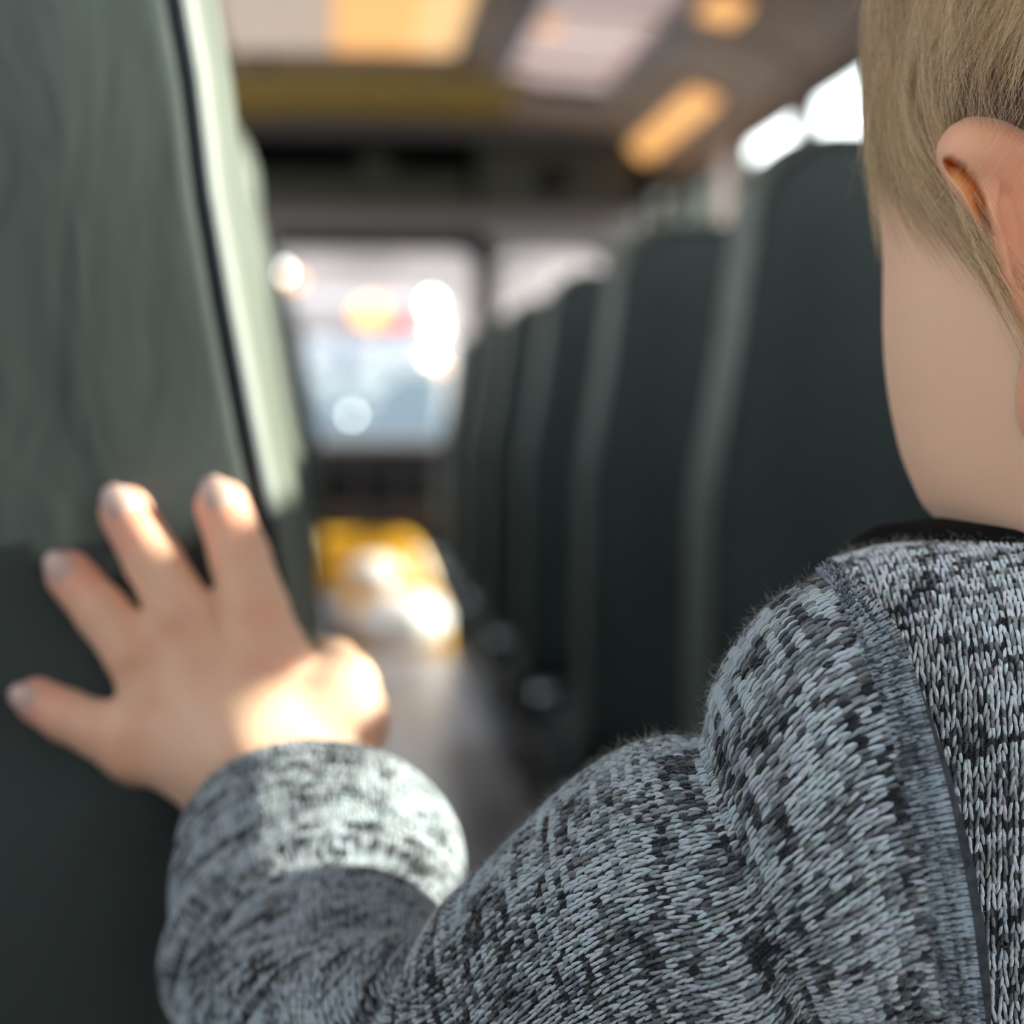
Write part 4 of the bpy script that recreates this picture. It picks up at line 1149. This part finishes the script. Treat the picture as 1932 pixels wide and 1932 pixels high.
def orient(G):
    U = G[1:, :-1]-G[:-1, :-1]; V = G[:-1, 1:]-G[:-1, :-1]; N_ = np.cross(U, V)
    c = G.mean(0)[None, :-1]; return G if ((N_*(G[:-1, :-1]-c)).sum(-1)).mean() > 0 else G[::-1]
G1o = orient(G1); G2o = orient(G2)
def smask(A):
    px, py = px_of(A); return ((px < seam_x(py)-10) | (A[..., 2] > .40)) & (py < 2250) & (px < 1800)
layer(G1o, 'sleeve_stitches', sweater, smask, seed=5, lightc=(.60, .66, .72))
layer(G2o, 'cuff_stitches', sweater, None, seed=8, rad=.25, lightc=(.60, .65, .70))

# raised flat seam between sleeve and back
bv1 = BVHTree.FromPolygons([Vector(v) for v in sweater_v], [tuple(map(int, f)) for f in sweater_f])
bv2 = BVHTree.FromPolygons([Vector(v) for v in sl_v], [tuple(map(int, f)) for f in grid_faces(G1.shape[0]-1, G1.shape[1], True)])
def hit_depth(px, py):
    d = Vector(W(px, py, 1.0)-C0); best = None
    for bv in (bv1, bv2):
        h = bv.ray_cast(Vector(C0), d.normalized(), 2)
        if h[0] is not None and (best is None or h[3] < best): best = h[3]
    return None if best is None else best/d.length
sy = []; L_ = np.concatenate([[0], np.cumsum(np.linalg.norm(np.diff(SEAM, axis=0), axis=1))])
tt = np.arange(0, L_[-1]-150, 13.0)
spx = catmull(L_, SEAM, tt); tan = np.gradient(spx, axis=0); tan /= np.linalg.norm(tan, axis=1)[:, None]; nor = np.stack([tan[:, 1], -tan[:, 0]], 1)
offs = np.linspace(-42, 42, 9)
last = None; Dp = np.zeros((len(offs), len(tt)))
for j in range(len(tt)):
    for i, o_ in enumerate(offs):
        q = spx[j]+nor[j]*o_; h = hit_depth(*q)
        Dp[i, j] = h if h is not None else np.nan
# fill gaps, smooth along the seam
for i in range(len(offs)):
    r_ = Dp[i]; ok = ~np.isnan(r_)
    if ok.any(): Dp[i] = np.interp(np.arange(len(r_)), np.nonzero(ok)[0], r_[ok])
Dm = np.nanmin(Dp, axis=0); k = np.hanning(9); k /= k.sum()
for i in range(len(offs)):
    Dp[i] = np.minimum(Dp[i], Dm+.004); Dp[i] = np.convolve(np.pad(Dp[i], 4, 'edge'), k, 'same')[4:-4]
ridge_prof = np.array([-.0008, .0008, .0022, .0024, .0010, .0022, .0028, .0018, -.0012])
GS = np.zeros((len(offs), len(tt), 3))
for i, o_ in enumerate(offs):
    w_ = np.interp(tt, [0, 60, 170], [.25, .6, 1.0])
    q = spx+nor*(o_*w_)[:, None]; GS[i] = unp(q[:, 0], q[:, 1], Dp[i]-ridge_prof[i])
kid(new_mesh('shoulder_seam', c2w(GS.reshape(-1, 3)), grid_faces(*GS.shape[:2]), M['knit_base']), sweater)
# finer grid for the seam stitches
U = GS[1:, :-1]-GS[:-1, :-1]; V = GS[:-1, 1:]-GS[:-1, :-1]
if np.cross(U, V)[..., 2].mean() > 0: GS = GS[::-1]
keep = np.ones((GS.shape[0]-1, GS.shape[1]-1), bool); GS = GS.transpose(1, 0, 2)[::-1]; keep = np.ones((GS.shape[0]-1, GS.shape[1]-1), bool); tone = tone_field(*keep.shape, seed=11, bias=.74)*.7+.15
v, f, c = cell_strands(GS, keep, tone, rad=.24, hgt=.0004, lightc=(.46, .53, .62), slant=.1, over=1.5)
o = new_mesh('seam_stitches', c2w(v), f, M['knit'], cols=c); o['kind'] = 'stuff'; kid(o, sweater)

# fuzz fibres standing off the knit
def fuzz(G, mask, N, ln):
    f_, N_, A = facing(G); keep = f_ if mask is None else f_ & mask(A)
    ii, jj = np.nonzero(keep); s = rng.integers(0, len(ii), N)
    A = A[ii[s], jj[s]]; N_ = N_[ii[s], jj[s]]; r = rng.normal(size=(N, 3)); r /= np.linalg.norm(r, axis=1)[:, None]
    d = N_*.55+r; d /= np.linalg.norm(d, axis=1)[:, None]; r2 = rng.normal(size=(N, 3))*.5
    L_ = (ln*rng.uniform(.3, 1, N)**1.5)[:, None]; base = A+N_*.0009+rng.normal(size=(N, 3))*.0006
    return np.stack([base+d*L_*t+r2*L_*t*t for t in (0, .35, .7, 1.0)], 1)
hair_obj('knit_fuzz', [fuzz(G1o, smask, 26000, .0026), fuzz(Gt, tmask, 11000, .0022)], [2.0e-5, 2.0e-5], M['fuzz'], sweater)

# right sleeve, hanging at the side
RS = [(XM+.078, .060, .42, .046, .046), (XM+.108, .072, .42, .046, .047), (XM+.135, .105, .43, .040, .042), (XM+.150, .160, .432, .036, .036), (XM+.156, .215, .432, .032, .032), (XM+.157, .255, .432, .026, .026)]
A_ = np.array(RS); tt = np.linspace(0, 5, 40); A_ = catmull(np.arange(6.), A_, tt); ang = np.linspace(0, 2*math.pi, 40, endpoint=False)
V = np.zeros((40, 40, 3))
for j in range(40):
    tl = A_[min(j+1, 39), :3]-A_[max(j-1, 0), :3]; tl /= np.linalg.norm(tl); e2 = np.array([0, 0, 1.]); e1 = np.cross(tl, e2); e1 /= np.linalg.norm(e1)
    V[:, j] = A_[j, :3]+np.cos(ang)[:, None]*e1*A_[j, 3]+np.sin(ang)[:, None]*e2*A_[j, 4]
kid(new_mesh('sleeve', c2w(V.reshape(-1, 3)), grid_faces(40, 40, True), M['knit_base']), sweater)
VC = np.concatenate([V, V[:1]]); ai = np.linspace(0, 40, 111); bi = np.linspace(0, 39, 112)
VC = np.array([[VC[int(a)]*(1-a % 1)+VC[min(int(a)+1, 40)]*(a % 1)] for a in ai])[:, 0]
VC = np.stack([VC[:, int(b_)]*(1-b_ % 1)+VC[:, min(int(b_)+1, 39)]*(b_ % 1) for b_ in bi], 1)
layer(orient(VC), 'sleeve_stitches', sweater, None, seed=15, lightc=(.72, .78, .84), segs=4, K=3)
# black undershirt collar round the neck, showing above the sweater
def ring_loft(rows, n=90):
    v = []
    for cx, cy, cz, rx, rz, tilt in rows:
        for k in range(n):
            a = 2*math.pi*k/n; x = cx+rx*math.cos(a); z = cz+rz*math.sin(a)
            v.append((x, cy+tilt*(math.sin(a)), z))
    v = np.array(v).reshape(len(rows), n, 3)
    q = []
    for l in range(len(rows)-1):
        for k in range(n): q.append([l*n+k, l*n+(k+1) % n, (l+1)*n+(k+1) % n, (l+1)*n+k])
    return c2w(v.reshape(-1, 3)), np.array(q)
cxm = XM-.004
cv, cf = ring_loft([(cxm, .022, .440, .092, .050, 0), (cxm, .0075, .440, .0925, .048, -.001), (cxm, .0034, .440, .086, .045, -.001), (cxm, .0020, .440, .074, .043, -.001), (cxm, .0000, .440, .062, .041, -.001), (cxm, -.0035, .440, .052, .038, -.001), (cxm, -.0065, .440, .046, .036, -.001), (cxm, .000, .440, .040, .034, 0)])
kid(new_mesh('undershirt_collar', cv, cf, M['black_cloth']))
# trousers and shoes
def trous_fn(Q):
    d = cap(Q, cw(XM-.045, .355, .42), cw(XM+.045, .355, .42), .047, .047)
    for s in (-1, 1):
        d = smin(d, cap(Q, cw(XM+s*.048, .38, .422), cw(XM+s*.048, .60, .435), .050, .043), .015)
        d = smin(d, cap(Q, cw(XM+s*.046, .60, .435), cw(XM+s*.047, .79, .43), .044, .038), .01)
    return d
v_, f_ = surface_nets(cw(XM-.2, .90, .30)-.05, cw(XM+.2, .20, .54)+.05, .006, trous_fn)
kid(new_mesh('trousers', v_, f_, M['denim']))
for s in (-1, 1):
    ft = cw(XM+s*.047, .80, .43)
    b = MB(); b.ball((ft[0], ft[1]+.03, .045), (.036, .085, .045), 14); so_ = kid(b.build('shoe', M['shoe'], None, True))
    b = MB(); b.box((ft[0]-.037, ft[1]-.055, .0065), (ft[0]+.037, ft[1]+.115, .026), .012); kid(b.build('sole', M['sole']), so_)
